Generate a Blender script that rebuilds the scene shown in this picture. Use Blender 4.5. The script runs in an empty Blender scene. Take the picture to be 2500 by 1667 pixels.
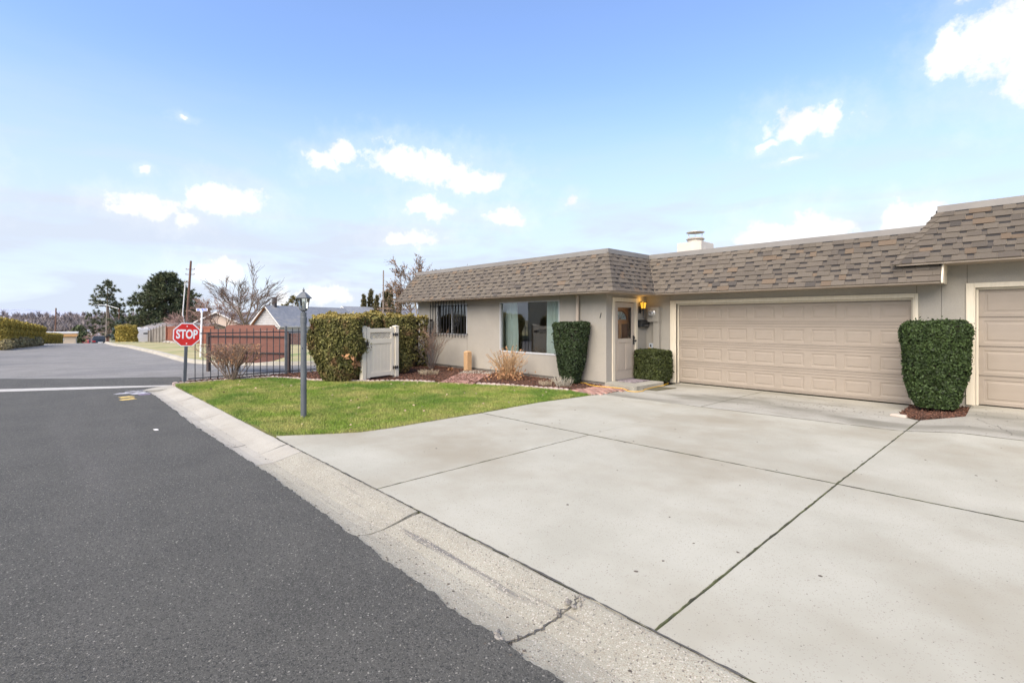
import bpy, math, random
import numpy as np
from mathutils import Vector, Matrix
R = math.radians
random.seed(7)
rng = np.random.default_rng(11)
scn = bpy.context.scene
COL = scn.collection

# ------------------------------------------------------------------ camera
CAM_H = 1.655
YAW = R(46.53)
FPX = 1202.85            # focal length in pixels of a 2500 px wide frame
cam_data = bpy.data.cameras.new('camera')
cam_data.sensor_width = 36.0
cam_data.lens = FPX / 2500 * 36.0
cam_data.shift_y = -(833.5 - 781.1) / 2500
cam_data.clip_start = 0.05
cam_data.clip_end = 6000
cam = bpy.data.objects.new('camera', cam_data)
COL.objects.link(cam)
cam.location = (0, 0, CAM_H)
cam.rotation_euler = (R(90), 0, YAW)
scn.camera = cam
FW = (-math.sin(YAW), math.cos(YAW))
RT = (math.cos(YAW), math.sin(YAW))

# ------------------------------------------------------------------ exposure
vs = scn.view_settings
vs.view_transform = 'Standard'
vs.look = 'None'
vs.gamma = 1.0
vs.use_curve_mapping = False
vs.exposure = 2.2

# ------------------------------------------------------------------ world: sky with fair weather clouds
SUN_EL, SUN_AZ = R(44), R(164)      # azimuth counted clockwise from +Y
SKY_STRENGTH = 0.058
world = bpy.data.worlds.new('World')
scn.world = world
world.use_nodes = True
wt = world.node_tree
wt.nodes.clear()


def wn(kind, **kw):
    n = wt.nodes.new(kind)
    for k, v in kw.items():
        setattr(n, k, v)
    return n


def wmath(op, a, b=None, c=None, clamp=False):
    n = wn('ShaderNodeMath', operation=op, use_clamp=clamp)
    for i, x in enumerate((a, b, c)):
        if x is None:
            continue
        if isinstance(x, (int, float)):
            n.inputs[i].default_value = x
        else:
            wt.links.new(x, n.inputs[i])
    return n.outputs[0]


def wvec(op, a, b=None, out=0):
    n = wn('ShaderNodeVectorMath', operation=op)
    for i, x in enumerate((a, b)):
        if x is None:
            continue
        if isinstance(x, (tuple, list)):
            n.inputs[i].default_value = x
        else:
            wt.links.new(x, n.inputs[i])
    return n.outputs[out]


def build_world():
    sky = wn('ShaderNodeTexSky', sky_type='NISHITA')
    sky.sun_disc = False
    sky.sun_elevation = SUN_EL
    sky.sun_rotation = SUN_AZ
    sky.altitude = 300
    sky.air_density = 1.0
    sky.dust_density = 0.3
    sky.ozone_density = 1.5
    tc = wn('ShaderNodeTexCoord')
    d = tc.outputs['Generated']
    r = wvec('DOT_PRODUCT', d, (RT[0], RT[1], 0), 1)
    f = wvec('DOT_PRODUCT', d, (FW[0], FW[1], 0), 1)
    sep = wn('ShaderNodeSeparateXYZ')
    wt.links.new(d, sep.inputs[0])
    az = wmath('ARCTAN2', r, f)
    el = wmath('ARCSINE', sep.outputs[2])
    cmb = wn('ShaderNodeCombineXYZ')
    wt.links.new(az, cmb.inputs[0])
    wt.links.new(el, cmb.inputs[1])
    # soft turbulence of the cloud edges
    n1 = wn('ShaderNodeTexNoise')
    n1.inputs['Scale'].default_value = 15
    n1.inputs['Detail'].default_value = 4
    n1.inputs['Roughness'].default_value = 0.58
    wt.links.new(d, n1.inputs['Vector'])
    off = wvec('SUBTRACT', n1.outputs['Color'], (0.5, 0.5, 0.5))
    off = wvec('MULTIPLY', off, (0.07, 0.05, 0))
    p = wvec('ADD', cmb.outputs[0], off)
    n2 = wn('ShaderNodeTexNoise')
    n2.inputs['Scale'].default_value = 38
    n2.inputs['Detail'].default_value = 6
    n2.inputs['Roughness'].default_value = 0.6
    wt.links.new(d, n2.inputs['Vector'])
    fb = wmath('MULTIPLY', wmath('SUBTRACT', n2.outputs['Fac'], 0.5), 2.3)

    def px(u, v):
        x, y = (u - 1250) / FPX, (781.1 - v) / FPX
        return math.atan(x), math.atan2(y, math.sqrt(1 + x * x))
    clouds = []
    for u, v, hw, hh, dn in [
            (2470, 95, 150, 110, 1), (2360, 130, 95, 55, 1), (2500, 190, 60, 60, 1), (2330, 90, 45, 45, .8),
            (1957, 297, 92, 38, 1), (2028, 277, 30, 22, 1), (1878, 353, 34, 16, .7), (1946, 394, 40, 9, .45),
            (1865, 573, 72, 27, 1), (1994, 565, 74, 42, 1), (2205, 538, 62, 36, 1), (2275, 520, 55, 34, 1),
            (795, 390, 44, 24, .95), (832, 375, 32, 30, 1), (978, 394, 70, 36, 1), (1065, 418, 90, 40, 1), (1160, 443, 70, 26, 1),
            (375, 505, 78, 26, 1), (553, 491, 84, 32, 1), (310, 520, 60, 20, .6), (462, 530, 44, 24, .6),
            (1047, 512, 54, 24, 1), (1240, 535, 42, 20, 1), (1010, 580, 72, 22, .75), (353, 411, 18, 8, .6), (458, 288, 22, 10, .5),
            (531, 664, 74, 26, 1), (790, 722, 62, 20, .95), (690, 728, 34, 26, .8), (1385, 492, 26, 20, .45)]:
        a0, e0 = px(u, v)
        a1, _ = px(u + hw, v)
        _, e1 = px(u, v - hh)
        clouds.append((a0, e0, abs(a1 - a0), abs(e1 - e0), dn))
    rr = random.Random(5)
    for i in range(10):      # the same kind of sky goes on all round
        a0 = rr.uniform(0.95, 2 * math.pi - 0.95)
        if a0 > math.pi - 0.12:
            a0 -= 2 * math.pi
            a0 = min(a0, -0.95)
            a0 = max(a0, -math.pi + 0.15)
        e0 = rr.choice([.12, .16, .22, .3, .42, .6])
        s = rr.uniform(.05, .11)
        clouds.append((a0, e0 + rr.uniform(-.03, .03), s * 1.5, s * .6, 1))
    acc = None
    for a0, e0, sa, se, dn in clouds:
        n = wn('ShaderNodeVectorMath', operation='MULTIPLY_ADD')
        wt.links.new(p, n.inputs[0])
        n.inputs[1].default_value = (1 / sa, 1 / se, 0)
        n.inputs[2].default_value = (-a0 / sa, -e0 / se, 0)
        ln = wvec('LENGTH', n.outputs[0], None, 1)
        if dn < 1:
            ln = wmath('ADD', ln, (1 - dn) * 1.1)
        acc = ln if acc is None else wmath('MINIMUM', acc, ln)
    m = wn('ShaderNodeMapRange', interpolation_type='SMOOTHSTEP')
    wt.links.new(wmath('ADD', acc, fb), m.inputs[0])
    m.inputs[1].default_value = 1.46
    m.inputs[2].default_value = 0.50
    halo = wn('ShaderNodeMapRange', interpolation_type='SMOOTHSTEP')
    wt.links.new(wmath('ADD', acc, wmath('MULTIPLY', fb, 1.4)), halo.inputs[0])
    halo.inputs[1].default_value = 3.0
    halo.inputs[2].default_value = 0.9
    halo.inputs[4].default_value = 0.17
    acc = wmath('MAXIMUM', m.outputs[0], halo.outputs[0])
    # thin cirrus veil, thicker low in the sky
    mp = wn('ShaderNodeMapping')
    mp.inputs['Scale'].default_value = (2.2, 2.2, 11)
    wt.links.new(d, mp.inputs[0])
    n3 = wn('ShaderNodeTexNoise')
    n3.inputs['Scale'].default_value = 1.7
    n3.inputs['Detail'].default_value = 4
    n3.inputs['Roughness'].default_value = 0.55
    n3.inputs['Distortion'].default_value = 0.4
    wt.links.new(mp.outputs[0], n3.inputs['Vector'])
    c1 = wn('ShaderNodeMapRange', interpolation_type='SMOOTHSTEP')
    wt.links.new(n3.outputs['Fac'], c1.inputs[0])
    c1.inputs[1].default_value = 0.38
    c1.inputs[2].default_value = 0.72
    c1.inputs[4].default_value = 1.0
    low = wn('ShaderNodeMapRange', interpolation_type='SMOOTHSTEP')
    wt.links.new(el, low.inputs[0])
    low.inputs[1].default_value = 0.46
    low.inputs[2].default_value = 0.10
    low.inputs[3].default_value = 0.04
    low.inputs[4].default_value = 1.0
    veil = wmath('MULTIPLY', wmath('ADD', wmath('MULTIPLY', c1.outputs[0], 0.30), 0.80), low.outputs[0])
    veil = wmath('ADD', veil, VEIL, clamp=True)
    skyc = wvec('MULTIPLY', sky.outputs[0], (SKY_STRENGTH * SKY_TINT[0], SKY_STRENGTH * SKY_TINT[1], SKY_STRENGTH * SKY_TINT[2]))
    m1 = wn('ShaderNodeMix', data_type='RGBA')
    wt.links.new(veil, m1.inputs[0])
    wt.links.new(skyc, m1.inputs[6])
    m1.inputs[7].default_value = VEIL_COL
    m2 = wn('ShaderNodeMix', data_type='RGBA')
    wt.links.new(acc, m2.inputs[0])
    wt.links.new(m1.outputs[2], m2.inputs[6])
    shade = wn('ShaderNodeMapRange')
    wt.links.new(n1.outputs['Fac'], shade.inputs[0])
    shade.inputs[1].default_value = 0.3
    shade.inputs[2].default_value = 0.6
    shade.inputs[3].default_value = 0.86
    shade.inputs[4].default_value = 1.06
    cc = wn('ShaderNodeVectorMath', operation='SCALE')
    cc.inputs[0].default_value = CLOUD_COL[:3]
    wt.links.new(shade.outputs[0], cc.inputs[3])
    wt.links.new(cc.outputs[0], m2.inputs[7])
    bg = wn('ShaderNodeBackground')
    wt.links.new(m2.outputs[2], bg.inputs[0])
    bg.inputs[1].default_value = 1.0
    out = wn('ShaderNodeOutputWorld')
    wt.links.new(bg.outputs[0], out.inputs[0])


VEIL = 0.03
VEIL_COL = (0.162, 0.181, 0.213, 1)
CLOUD_COL = (0.25, 0.25, 0.252, 1)
SKY_TINT = (0.99, 1.06, 1.24)
build_world()

# ------------------------------------------------------------------ sun (veiled, very soft)
sun_data = bpy.data.lights.new('sun', 'SUN')
sun_data.energy = 1.5
sun_data.angle = R(60)
sun_data.color = (1.0, 0.87, 0.70)
sun = bpy.data.objects.new('sun', sun_data)
COL.objects.link(sun)
sd = Vector((math.sin(SUN_AZ) * math.cos(SUN_EL), math.cos(SUN_AZ) * math.cos(SUN_EL), math.sin(SUN_EL)))
sun.rotation_euler = sd.to_track_quat('Z', 'Y').to_euler()
sun.location = (0, 0, 30)


# ------------------------------------------------------------------ materials
MATS = {}


def mat(name, c1, c2=None, scale=6.0, rough=0.85, bump=0.0, bscale=60.0, c3=None, s3=1.5, t3=(.5, .7), island=0.0,
        objrand=0.0, metal=0.0, stretch=(1, 1, 1), s3stretch=None, emit=None, emit_s=0, speck=None, spec=0.5, trans=0.0, det=5, bdist=0.01):
    """one procedural principled material: base mottling, an optional second patch colour, specks, bump"""
    if name in MATS:
        return MATS[name]
    m = bpy.data.materials.new(name)
    m.use_nodes = True
    nt = m.node_tree
    b = nt.nodes['Principled BSDF']
    L = nt.links.new
    b.inputs['Roughness'].default_value = rough
    b.inputs['Metallic'].default_value = metal
    b.inputs['Specular IOR Level'].default_value = spec
    tc = nt.nodes.new('ShaderNodeTexCoord')
    vec = tc.outputs['Object']

    def noise(sc, st=(1, 1, 1), detail=5, ro=.6):
        mp = nt.nodes.new('ShaderNodeMapping')
        mp.inputs['Scale'].default_value = st
        L(vec, mp.inputs[0])
        n = nt.nodes.new('ShaderNodeTexNoise')
        n.inputs['Scale'].default_value = sc
        n.inputs['Detail'].default_value = detail
        n.inputs['Roughness'].default_value = ro
        L(mp.outputs[0], n.inputs['Vector'])
        return n.outputs['Fac']

    def ramp(x, a, bb):
        r = nt.nodes.new('ShaderNodeMapRange')
        r.interpolation_type = 'SMOOTHSTEP'
        L(x, r.inputs[0])
        r.inputs[1].default_value = a
        r.inputs[2].default_value = bb
        return r.outputs[0]

    def mix(fac, a, bb):
        n = nt.nodes.new('ShaderNodeMix')
        n.data_type = 'RGBA'
        L(fac, n.inputs[0])
        for i, x in ((6, a), (7, bb)):
            if isinstance(x, tuple):
                n.inputs[i].default_value = (*x[:3], 1)
            else:
                L(x, n.inputs[i])
        return n.outputs[2]
    col = tuple(c1)
    if c2:
        col = mix(ramp(noise(scale, stretch, det), .32, .68), tuple(c1), tuple(c2))
    if c3:
        col = mix(ramp(noise(s3, s3stretch or (1, 1, 1), 4), *t3), col, tuple(c3))
    if speck:      # list of (scale, threshold, colour)
        for sc, th, cc in speck:
            v = nt.nodes.new('ShaderNodeTexVoronoi')
            v.inputs['Scale'].default_value = sc
            L(vec, v.inputs['Vector'])
            sx = nt.nodes.new('ShaderNodeSeparateColor')
            L(v.outputs['Color'], sx.inputs[0])
            g = nt.nodes.new('ShaderNodeMath')
            g.operation = 'GREATER_THAN'
            L(sx.outputs[0], g.inputs[0])
            g.inputs[1].default_value = th
            col = mix(g.outputs[0], col, tuple(cc))
    if island or objrand:
        if island:
            g = nt.nodes.new('ShaderNodeNewGeometry')
            src, amt = g.outputs['Random Per Island'], island
        else:
            g = nt.nodes.new('ShaderNodeObjectInfo')
            src, amt = g.outputs['Random'], objrand
        mr = nt.nodes.new('ShaderNodeMapRange')
        L(src, mr.inputs[0])
        mr.inputs[3].default_value = 1 - amt
        mr.inputs[4].default_value = 1 + amt
        hs = nt.nodes.new('ShaderNodeHueSaturation')
        L(mr.outputs[0], hs.inputs['Value'])
        if isinstance(col, tuple):
            hs.inputs['Color'].default_value = (*col[:3], 1)
        else:
            L(col, hs.inputs['Color'])
        col = hs.outputs[0]
    if isinstance(col, tuple):
        b.inputs['Base Color'].default_value = (*col[:3], 1)
    else:
        L(col, b.inputs['Base Color'])
    if bump:
        bn = nt.nodes.new('ShaderNodeBump')
        bn.inputs['Strength'].default_value = bump
        bn.inputs['Distance'].default_value = bdist
        L(noise(bscale, stretch, 4, .65), bn.inputs['Height'])
        L(bn.outputs[0], b.inputs['Normal'])
    if emit:
        b.inputs['Emission Color'].default_value = (*emit, 1)
        b.inputs['Emission Strength'].default_value = emit_s
    if trans:
        b.inputs['Subsurface Weight'].default_value = 0
        tr = nt.nodes.new('ShaderNodeBsdfTranslucent')
        if isinstance(col, tuple):
            tr.inputs[0].default_value = (*col[:3], 1)
        else:
            L(col, tr.inputs[0])
        mx = nt.nodes.new('ShaderNodeMixShader')
        mx.inputs[0].default_value = trans
        L(b.outputs[0], mx.inputs[1])
        L(tr.outputs[0], mx.inputs[2])
        L(mx.outputs[0], nt.nodes['Material Output'].inputs[0])
    MATS[name] = m
    return m


def glass_mat(name, refl=0.3, tint=(0.8, 0.9, 0.88), rough=0.0):
    if name in MATS:
        return MATS[name]
    m = bpy.data.materials.new(name)
    m.use_nodes = True
    nt = m.node_tree
    nt.nodes.remove(nt.nodes['Principled BSDF'])
    t = nt.nodes.new('ShaderNodeBsdfTransparent')
    t.inputs[0].default_value = (*tint, 1)
    g = nt.nodes.new('ShaderNodeBsdfGlossy')
    g.inputs['Roughness'].default_value = rough
    lw = nt.nodes.new('ShaderNodeFresnel')
    lw.inputs[0].default_value = 1.5
    ad = nt.nodes.new('ShaderNodeMath')
    ad.operation = 'ADD'
    nt.links.new(lw.outputs[0], ad.inputs[0])
    ad.inputs[1].default_value = refl
    mx = nt.nodes.new('ShaderNodeMixShader')
    nt.links.new(ad.outputs[0], mx.inputs[0])
    nt.links.new(t.outputs[0], mx.inputs[1])
    nt.links.new(g.outputs[0], mx.inputs[2])
    nt.links.new(mx.outputs[0], nt.nodes['Material Output'].inputs[0])
    MATS[name] = m
    return m


# ------------------------------------------------------------------ mesh helpers
class MB:
    """collects boxes, prisms, tubes; build() links them as one mesh object"""

    def __init__(self):
        self.v, self.f, self.m = [], [], []

    def add(self, vs_, fs, mi=0):
        o = len(self.v)
        self.v += [tuple(p) for p in vs_]
        for f in fs:
            self.f.append(tuple(i + o for i in f))
            self.m.append(mi)
        return self

    def box(self, x0, x1, y0, y1, z0, z1, mi=0, M=None):
        vs_ = [(x, y, z) for z in (z0, z1) for y in (y0, y1) for x in (x0, x1)]
        if M is not None:
            vs_ = [M @ Vector(p) for p in vs_]
        return self.add(vs_, [(0, 2, 3, 1), (4, 5, 7, 6), (0, 1, 5, 4), (2, 6, 7, 3), (0, 4, 6, 2), (1, 3, 7, 5)], mi)

    def prism(self, poly, z0, z1, mi=0, M=None, zf=None):
        n = len(poly)
        vs_ = [(p[0], p[1], z0) for p in poly] + [(p[0], p[1], z1 + (zf(p[0], p[1]) if zf else 0)) for p in poly]
        if M is not None:
            vs_ = [M @ Vector(p) for p in vs_]
        fs = [tuple(range(n - 1, -1, -1)), tuple(range(n, 2 * n))]
        fs += [(i, (i + 1) % n, (i + 1) % n + n, i + n) for i in range(n)]
        return self.add(vs_, fs, mi)

    def tube(self, pts, rad, n=6, mi=0, cap=True):
        pts = [Vector(p) for p in pts]
        if not isinstance(rad, (list, tuple)):
            rad = [rad] * len(pts)
        vs_, fs = [], []
        prev = None
        for i, p in enumerate(pts):
            t = (pts[min(i + 1, len(pts) - 1)] - pts[max(i - 1, 0)])
            if t.length < 1e-9:
                t = Vector((0, 0, 1))
            t.normalize()
            if prev is None:
                a = t.orthogonal().normalized()
            else:
                a = prev - t * prev.dot(t)
                a = a.normalized() if a.length > 1e-6 else t.orthogonal().normalized()
            prev = a
            b = t.cross(a)
            for k in range(n):
                w = 2 * math.pi * k / n
                vs_.append(p + (a * math.cos(w) + b * math.sin(w)) * rad[i])
        for i in range(len(pts) - 1):
            for k in range(n):
                k2 = (k + 1) % n
                fs.append((i * n + k, i * n + k2, (i + 1) * n + k2, (i + 1) * n + k))
        if cap:
            fs.append(tuple(range(n - 1, -1, -1)))
            fs.append(tuple(range((len(pts) - 1) * n, len(pts) * n)))
        return self.add(vs_, fs, mi)

    def lathe(self, prof, n=16, c=(0, 0, 0), mi=0, M=None):
        vs_, fs = [], []
        for r_, z in prof:
            for k in range(n):
                w = 2 * math.pi * k / n
                vs_.append(Vector((c[0] + r_ * math.cos(w), c[1] + r_ * math.sin(w), c[2] + z)))
        if M is not None:
            vs_ = [M @ p for p in vs_]
        for i in range(len(prof) - 1):
            for k in range(n):
                k2 = (k + 1) % n
                fs.append((i * n + k, i * n + k2, (i + 1) * n + k2, (i + 1) * n + k))
        fs.append(tuple(range(n - 1, -1, -1)))
        fs.append(tuple(range((len(prof) - 1) * n, len(prof) * n)))
        return self.add(vs_, fs, mi)

    def mesh(self, name, mats):
        me = bpy.data.meshes.new(name)
        me.from_pydata(self.v, [], self.f)
        for m in (mats if isinstance(mats, (list, tuple)) else [mats]):
            me.materials.append(m)
        if any(self.m):
            me.polygons.foreach_set('material_index', self.m)
        return me

    def build(self, name, mats, parent=None, smooth=False, bev=0.0, loc=None):
        me = self.mesh(name, mats)
        if smooth:
            me.polygons.foreach_set('use_smooth', [True] * len(me.polygons))
        return link(name, me, parent, bev, loc)


def link(name, me, parent=None, bev=0.0, loc=None):
    o = bpy.data.objects.new(name, me)
    COL.objects.link(o)
    if parent is not None:
        o.parent = parent
    if loc is not None:
        o.location = loc
    if bev:
        bm = o.modifiers.new('bevel', 'BEVEL')
        bm.width = bev
        bm.segments = 2
        bm.limit_method = 'ANGLE'
        bm.harden_normals = False
    return o


def tag(o, label=None, cat=None, group=None, kind=None):
    if label:
        o['label'] = label
    if cat:
        o['category'] = cat
    if group:
        o['group'] = group
    if kind:
        o['kind'] = kind
    return o


def thing(name, label, cat, loc=(0, 0, 0), rz=0.0, group=None):
    o = bpy.data.objects.new(name, None)
    o.empty_display_size = 0.1
    COL.objects.link(o)
    o.location = loc
    o.rotation_euler = (0, 0, rz)
    return tag(o, label, cat, group)


def box_part(name, parent, m, x0, x1, y0, y1, z0, z1, bev=0.0):
    return MB().box(x0, x1, y0, y1, z0, z1).build(name, m, parent, bev=bev)


def np_mesh(name, V, F, mats, smooth=False, mi=None):
    """big meshes straight from arrays; F is (m,k)"""
    me = bpy.data.meshes.new(name)
    k = F.shape[1]
    me.vertices.add(len(V))
    me.vertices.foreach_set('co', np.ascontiguousarray(V, dtype=np.float32).ravel())
    me.loops.add(F.size)
    me.loops.foreach_set('vertex_index', np.ascontiguousarray(F, dtype=np.int32).ravel())
    me.polygons.add(len(F))
    me.polygons.foreach_set('loop_start', np.arange(0, F.size, k, dtype=np.int32))
    for m in (mats if isinstance(mats, (list, tuple)) else [mats]):
        me.materials.append(m)
    if mi is not None:
        me.polygons.foreach_set('material_index', np.ascontiguousarray(mi, dtype=np.int32))
    me.update(calc_edges=True)
    if smooth:
        me.polygons.foreach_set('use_smooth', np.ones(len(F), dtype=bool))
    return me


def unit(a):
    return a / np.maximum(np.linalg.norm(a, axis=1, keepdims=True), 1e-9)


def leaves(P, N, size, aspect=1.8, tilt=0.9, jitter=0.4, up=0.0):
    """diamond leaf faces at points P roughly facing N; returns V,F (quads)"""
    n = len(P)
    nn = unit(N + rng.normal(0, tilt, (n, 3)))
    a = unit(np.cross(nn, rng.normal(0, 1, (n, 3)) + np.array([0, 0, up])))
    b = np.cross(nn, a)
    s = size * (1 + jitter * rng.uniform(-1, 1, (n, 1)))
    l = b * s * aspect * .5
    w = a * s * .5
    V = np.stack([P - l, P + w - l * .1, P + l, P - w - l * .1], 1).reshape(-1, 3)
    F = np.arange(4 * n).reshape(n, 4)
    return V, F


def join_vf(parts):
    Vs, Fs, o = [], [], 0
    for V, F in parts:
        Vs.append(V)
        Fs.append(F + o)
        o += len(V)
    return np.concatenate(Vs), np.concatenate(Fs)


def copy_tree(o, parent=None):
    c = o.copy()
    COL.objects.link(c)
    c.parent = parent
    for ch in o.children:
        copy_tree(ch, c)
    return c


def text_mesh(body, size, m, name, extrude=0.0015, offset=0.0):
    cu = bpy.data.curves.new(name, 'FONT')
    cu.body = body
    cu.size = size
    cu.extrude = extrude
    cu.offset = offset
    cu.align_x = 'CENTER'
    cu.align_y = 'CENTER'
    t = bpy.data.objects.new('tmp_text', cu)
    COL.objects.link(t)
    dg = bpy.context.evaluated_depsgraph_get()
    me = bpy.data.meshes.new_from_object(t.evaluated_get(dg))
    bpy.data.objects.remove(t)
    me.name = name
    me.materials.clear()
    me.materials.append(m)
    return me


def pip(poly, P):
    x, y = P[:, 0], P[:, 1]
    ins = np.zeros(len(P), bool)
    j = len(poly) - 1
    for i in range(len(poly)):
        xi, yi = poly[i]
        xj, yj = poly[j]
        c = ((yi > y) != (yj > y)) & (x < (xj - xi) * (y - yi) / (yj - yi + 1e-12) + xi)
        ins ^= c
        j = i
    return ins


def scatter(poly, n):
    a = np.array(poly)
    lo, hi = a.min(0), a.max(0)
    out = []
    tot = 0
    while tot < n:
        P = rng.uniform(lo, hi, (n * 2, 2))
        P = P[pip(poly, P)]
        out.append(P)
        tot += len(P)
    return np.concatenate(out)[:n]


def far(u, d):
    """a place d metres deep at the bearing of frame column u"""
    l = d * (u - 1250) / FPX
    return (d * FW[0] + l * RT[0], d * FW[1] + l * RT[1])


def T(x, y):
    """lie of the land: level by the house, falling away to the west"""
    s = -0.87 * x + 0.5 * y
    z = 0.0
    if s > 36:
        z -= 0.025 * (min(s, 56) - 36)
    if s > 56:
        z -= 0.065 * (min(s, 110) - 56)
    k = min(max((-x - 24) / 20, 0), 1)
    z -= 0.035 * max(0.0, min(y - 6, 40)) * k
    return z


def hz(v, d):
    return CAM_H - (v - 781.1) * d / FPX

# ================================================================== the setting
M_soil = mat('dry_ground', (.23, .19, .12), (.30, .26, .15), 0.7, .95, .4, 12, c3=(.12, .16, .05), s3=.18, t3=(.45, .65))
M_asph = mat('new_asphalt', (.054, .053, .044), (.074, .072, .060), 1.3, .88, .8, 170,
             c3=(.098, .093, .083), s3=.9, t3=(.5, .8), s3stretch=(.12, 1, 1), speck=[(150, .78, (.090, .086, .074)), (120, .82, (.034, .033, .029)), (190, .90, (.135, .128, .112)), (120, .988, (.25, .235, .20))], bdist=.008)
M_asph_old = mat('old_asphalt', (.178, .170, .153), (.215, .206, .188), 1.1, .9, .5, 90,
                 c3=(.135, .13, .125), s3=.35, t3=(.5, .68), s3stretch=(1, .25, 1), speck=[(70, .93, (.27, .26, .25)), (60, .95, (.09, .09, .09))])
M_conc = mat('driveway_concrete', (.352, .336, .268), (.418, .402, .328), .75, .86, .25, 220,
             c3=(.298, .268, .198), s3=.45, t3=(.42, .72), speck=[(190, .965, (.29, .26, .21)), (150, .997, (.17, .15, .12))], det=8)
M_conc_stain = mat('stained_concrete', (.315, .298, .245), (.385, .367, .31), .8, .86, .25, 220,
                   c3=(.19, .18, .14), s3=.6, t3=(.44, .68), s3stretch=(.6, 1.6, 1), speck=[(190, .96, (.25, .225, .18)), (90, .992, (.11, .10, .08))], det=8)
M_gutter = mat('gutter_concrete', (.31, .292, .228), (.37, .352, .28), 1.6, .92, .9, 130,
               c3=(.14, .135, .125), s3=2.6, t3=(.62, .70), s3stretch=(.13, 2.4, 1),
               speck=[(190, .80, (.29, .25, .19)), (150, .93, (.48, .44, .37)), (120, .965, (.17, .15, .125))], bdist=.010)
M_joint = mat('mossy_joint', (.045, .042, .028), (.09, .10, .035), 9, .95, .5, 60)
M_crack = mat('tar_crack', (.05, .048, .045), (.1, .095, .085), 20, .95)
M_dry = mat('verge_grass', (.30, .27, .12), (.40, .335, .18), .8, .95, .8, 20, c3=(.16, .215, .06), s3=.35, t3=(.5, .64), s3stretch=(1, .6, 1))
M_white_line = mat('road_paint', (.46, .445, .40), (.38, .365, .33), 8, .8, c3=(.3, .29, .27), s3=9, t3=(.62, .75))
M_chalk_w = mat('chalk_white', (.62, .62, .66), (.2, .2, .22), 9, .95)
M_chalk_y = mat('chalk_yellow', (.70, .50, .14), (.25, .2, .1), 9, .95)
M_chalk_p = mat('chalk_purple', (.30, .22, .36), (.12, .11, .13), 9, .95)
M_moss = mat('mulch_base', (.055, .028, .018), (.10, .052, .032), 12, .95, .9, 40)
M_chip = mat('bark_chip', (.15, .065, .038), (.09, .045, .028), 9, .9, island=.75)
M_grassbed = mat('lawn_soil', (.075, .105, .022), (.21, .18, .07), 1.2, .95, c3=(.05, .09, .015), s3=.8, t3=(.45, .65))
M_blade = mat('grass_blade', (.195, .295, .034), (.42, .395, .125), 1.3, .75, c3=(.135, .235, .030), s3=.75, t3=(.46, .66), island=.35, trans=.25)
M_edge = mat('edging_concrete', (.42, .31, .27), (.52, .44, .40), 14, .9, .5, 80, objrand=.2)
M_brick = mat('path_brick', (.33, .17, .125), (.42, .25, .20), 9, .9, .5, 60, objrand=.28, c3=(.36, .31, .28), s3=5, t3=(.55, .75))
M_sand = mat('brick_joint', (.14, .105, .08), (.2, .16, .12), 20, .95)

# ground sheet to the horizon
def ground_grid():
    xs = np.concatenate([np.linspace(-3000, -220, 12), np.arange(-200, 60, 2.0), np.linspace(80, 3000, 8)])
    ys = np.concatenate([np.linspace(-3000, -120, 8), np.arange(-100, 110, 2.0), np.linspace(130, 3000, 10)])
    V = [(x, y, T(x, y) - 0.16) for y in ys for x in xs]
    nx = len(xs)
    F = [(j * nx + i, j * nx + i + 1, (j + 1) * nx + i + 1, (j + 1) * nx + i) for j in range(len(ys) - 1) for i in range(nx - 1)]
    me = np_mesh('ground', np.array(V), np.array(F), M_soil, smooth=True)
    tag(link('ground', me), kind='structure')
ground_grid()


def sheet(name, poly, dz, m, step=1.5, label=None):
    """a ground-following sheet cut to a polygon (strips across x)"""
    a = np.array(poly)
    me_b = MB()
    import bmesh
    bm = bmesh.new()
    vs_ = [bm.verts.new((p[0], p[1], 0)) for p in poly]
    bm.faces.new(vs_)
    x = math.ceil(a[:, 0].min() / step) * step
    while x < a[:, 0].max():
        bmesh.ops.bisect_plane(bm, geom=bm.verts[:] + bm.edges[:] + bm.faces[:], plane_co=(x, 0, 0), plane_no=(1, 0, 0))
        x += step
    y = math.ceil(a[:, 1].min() / (step * 2)) * step * 2
    while y < a[:, 1].max():
        bmesh.ops.bisect_plane(bm, geom=bm.verts[:] + bm.edges[:] + bm.faces[:], plane_co=(0, y, 0), plane_no=(0, 1, 0))
        y += step * 2
    for v in bm.verts:
        v.co.z = T(v.co.x, v.co.y) + dz
    bmesh.ops.triangulate(bm, faces=bm.faces[:])
    bmesh.ops.recalc_face_normals(bm, faces=bm.faces[:])
    me = bpy.data.meshes.new(name)
    bm.to_mesh(me)
    bm.free()
    me.materials.append(m)
    if len(me.polygons) and me.polygons[0].normal.z < 0:
        me.flip_normals()
    return link(name, me)


# far road (old asphalt) beyond the stop line, with its rounded corner on the right
far_kerb = [(-110, 7.2), (-80, 5.2), (-62, 4.3), (-47.2, 3.75), (-39.4, 3.85), (-30.5, 4.15), (-25.6, 4.2), (-23.2, 4.35), (-21.4, 5.0), (-20.2, 6.0), (-19.3, 7.4), (-18.9, 9.5), (-18.8, 30)]
old_poly = [(-15.25, -14), (-15.25, 2.3), (-15.42, 2.45), (-15.7, 6.0), (-15.9, 30)] + far_kerb[::-1] + [(-110, 2.6), (-80, .9), (-60, -.2), (-52, -.95), (-44, -1.75), (-38, -3), (-30, -7), (-24, -14)]
tag(sheet('far_road', old_poly, -0.075, M_asph_old), kind='structure')

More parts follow.
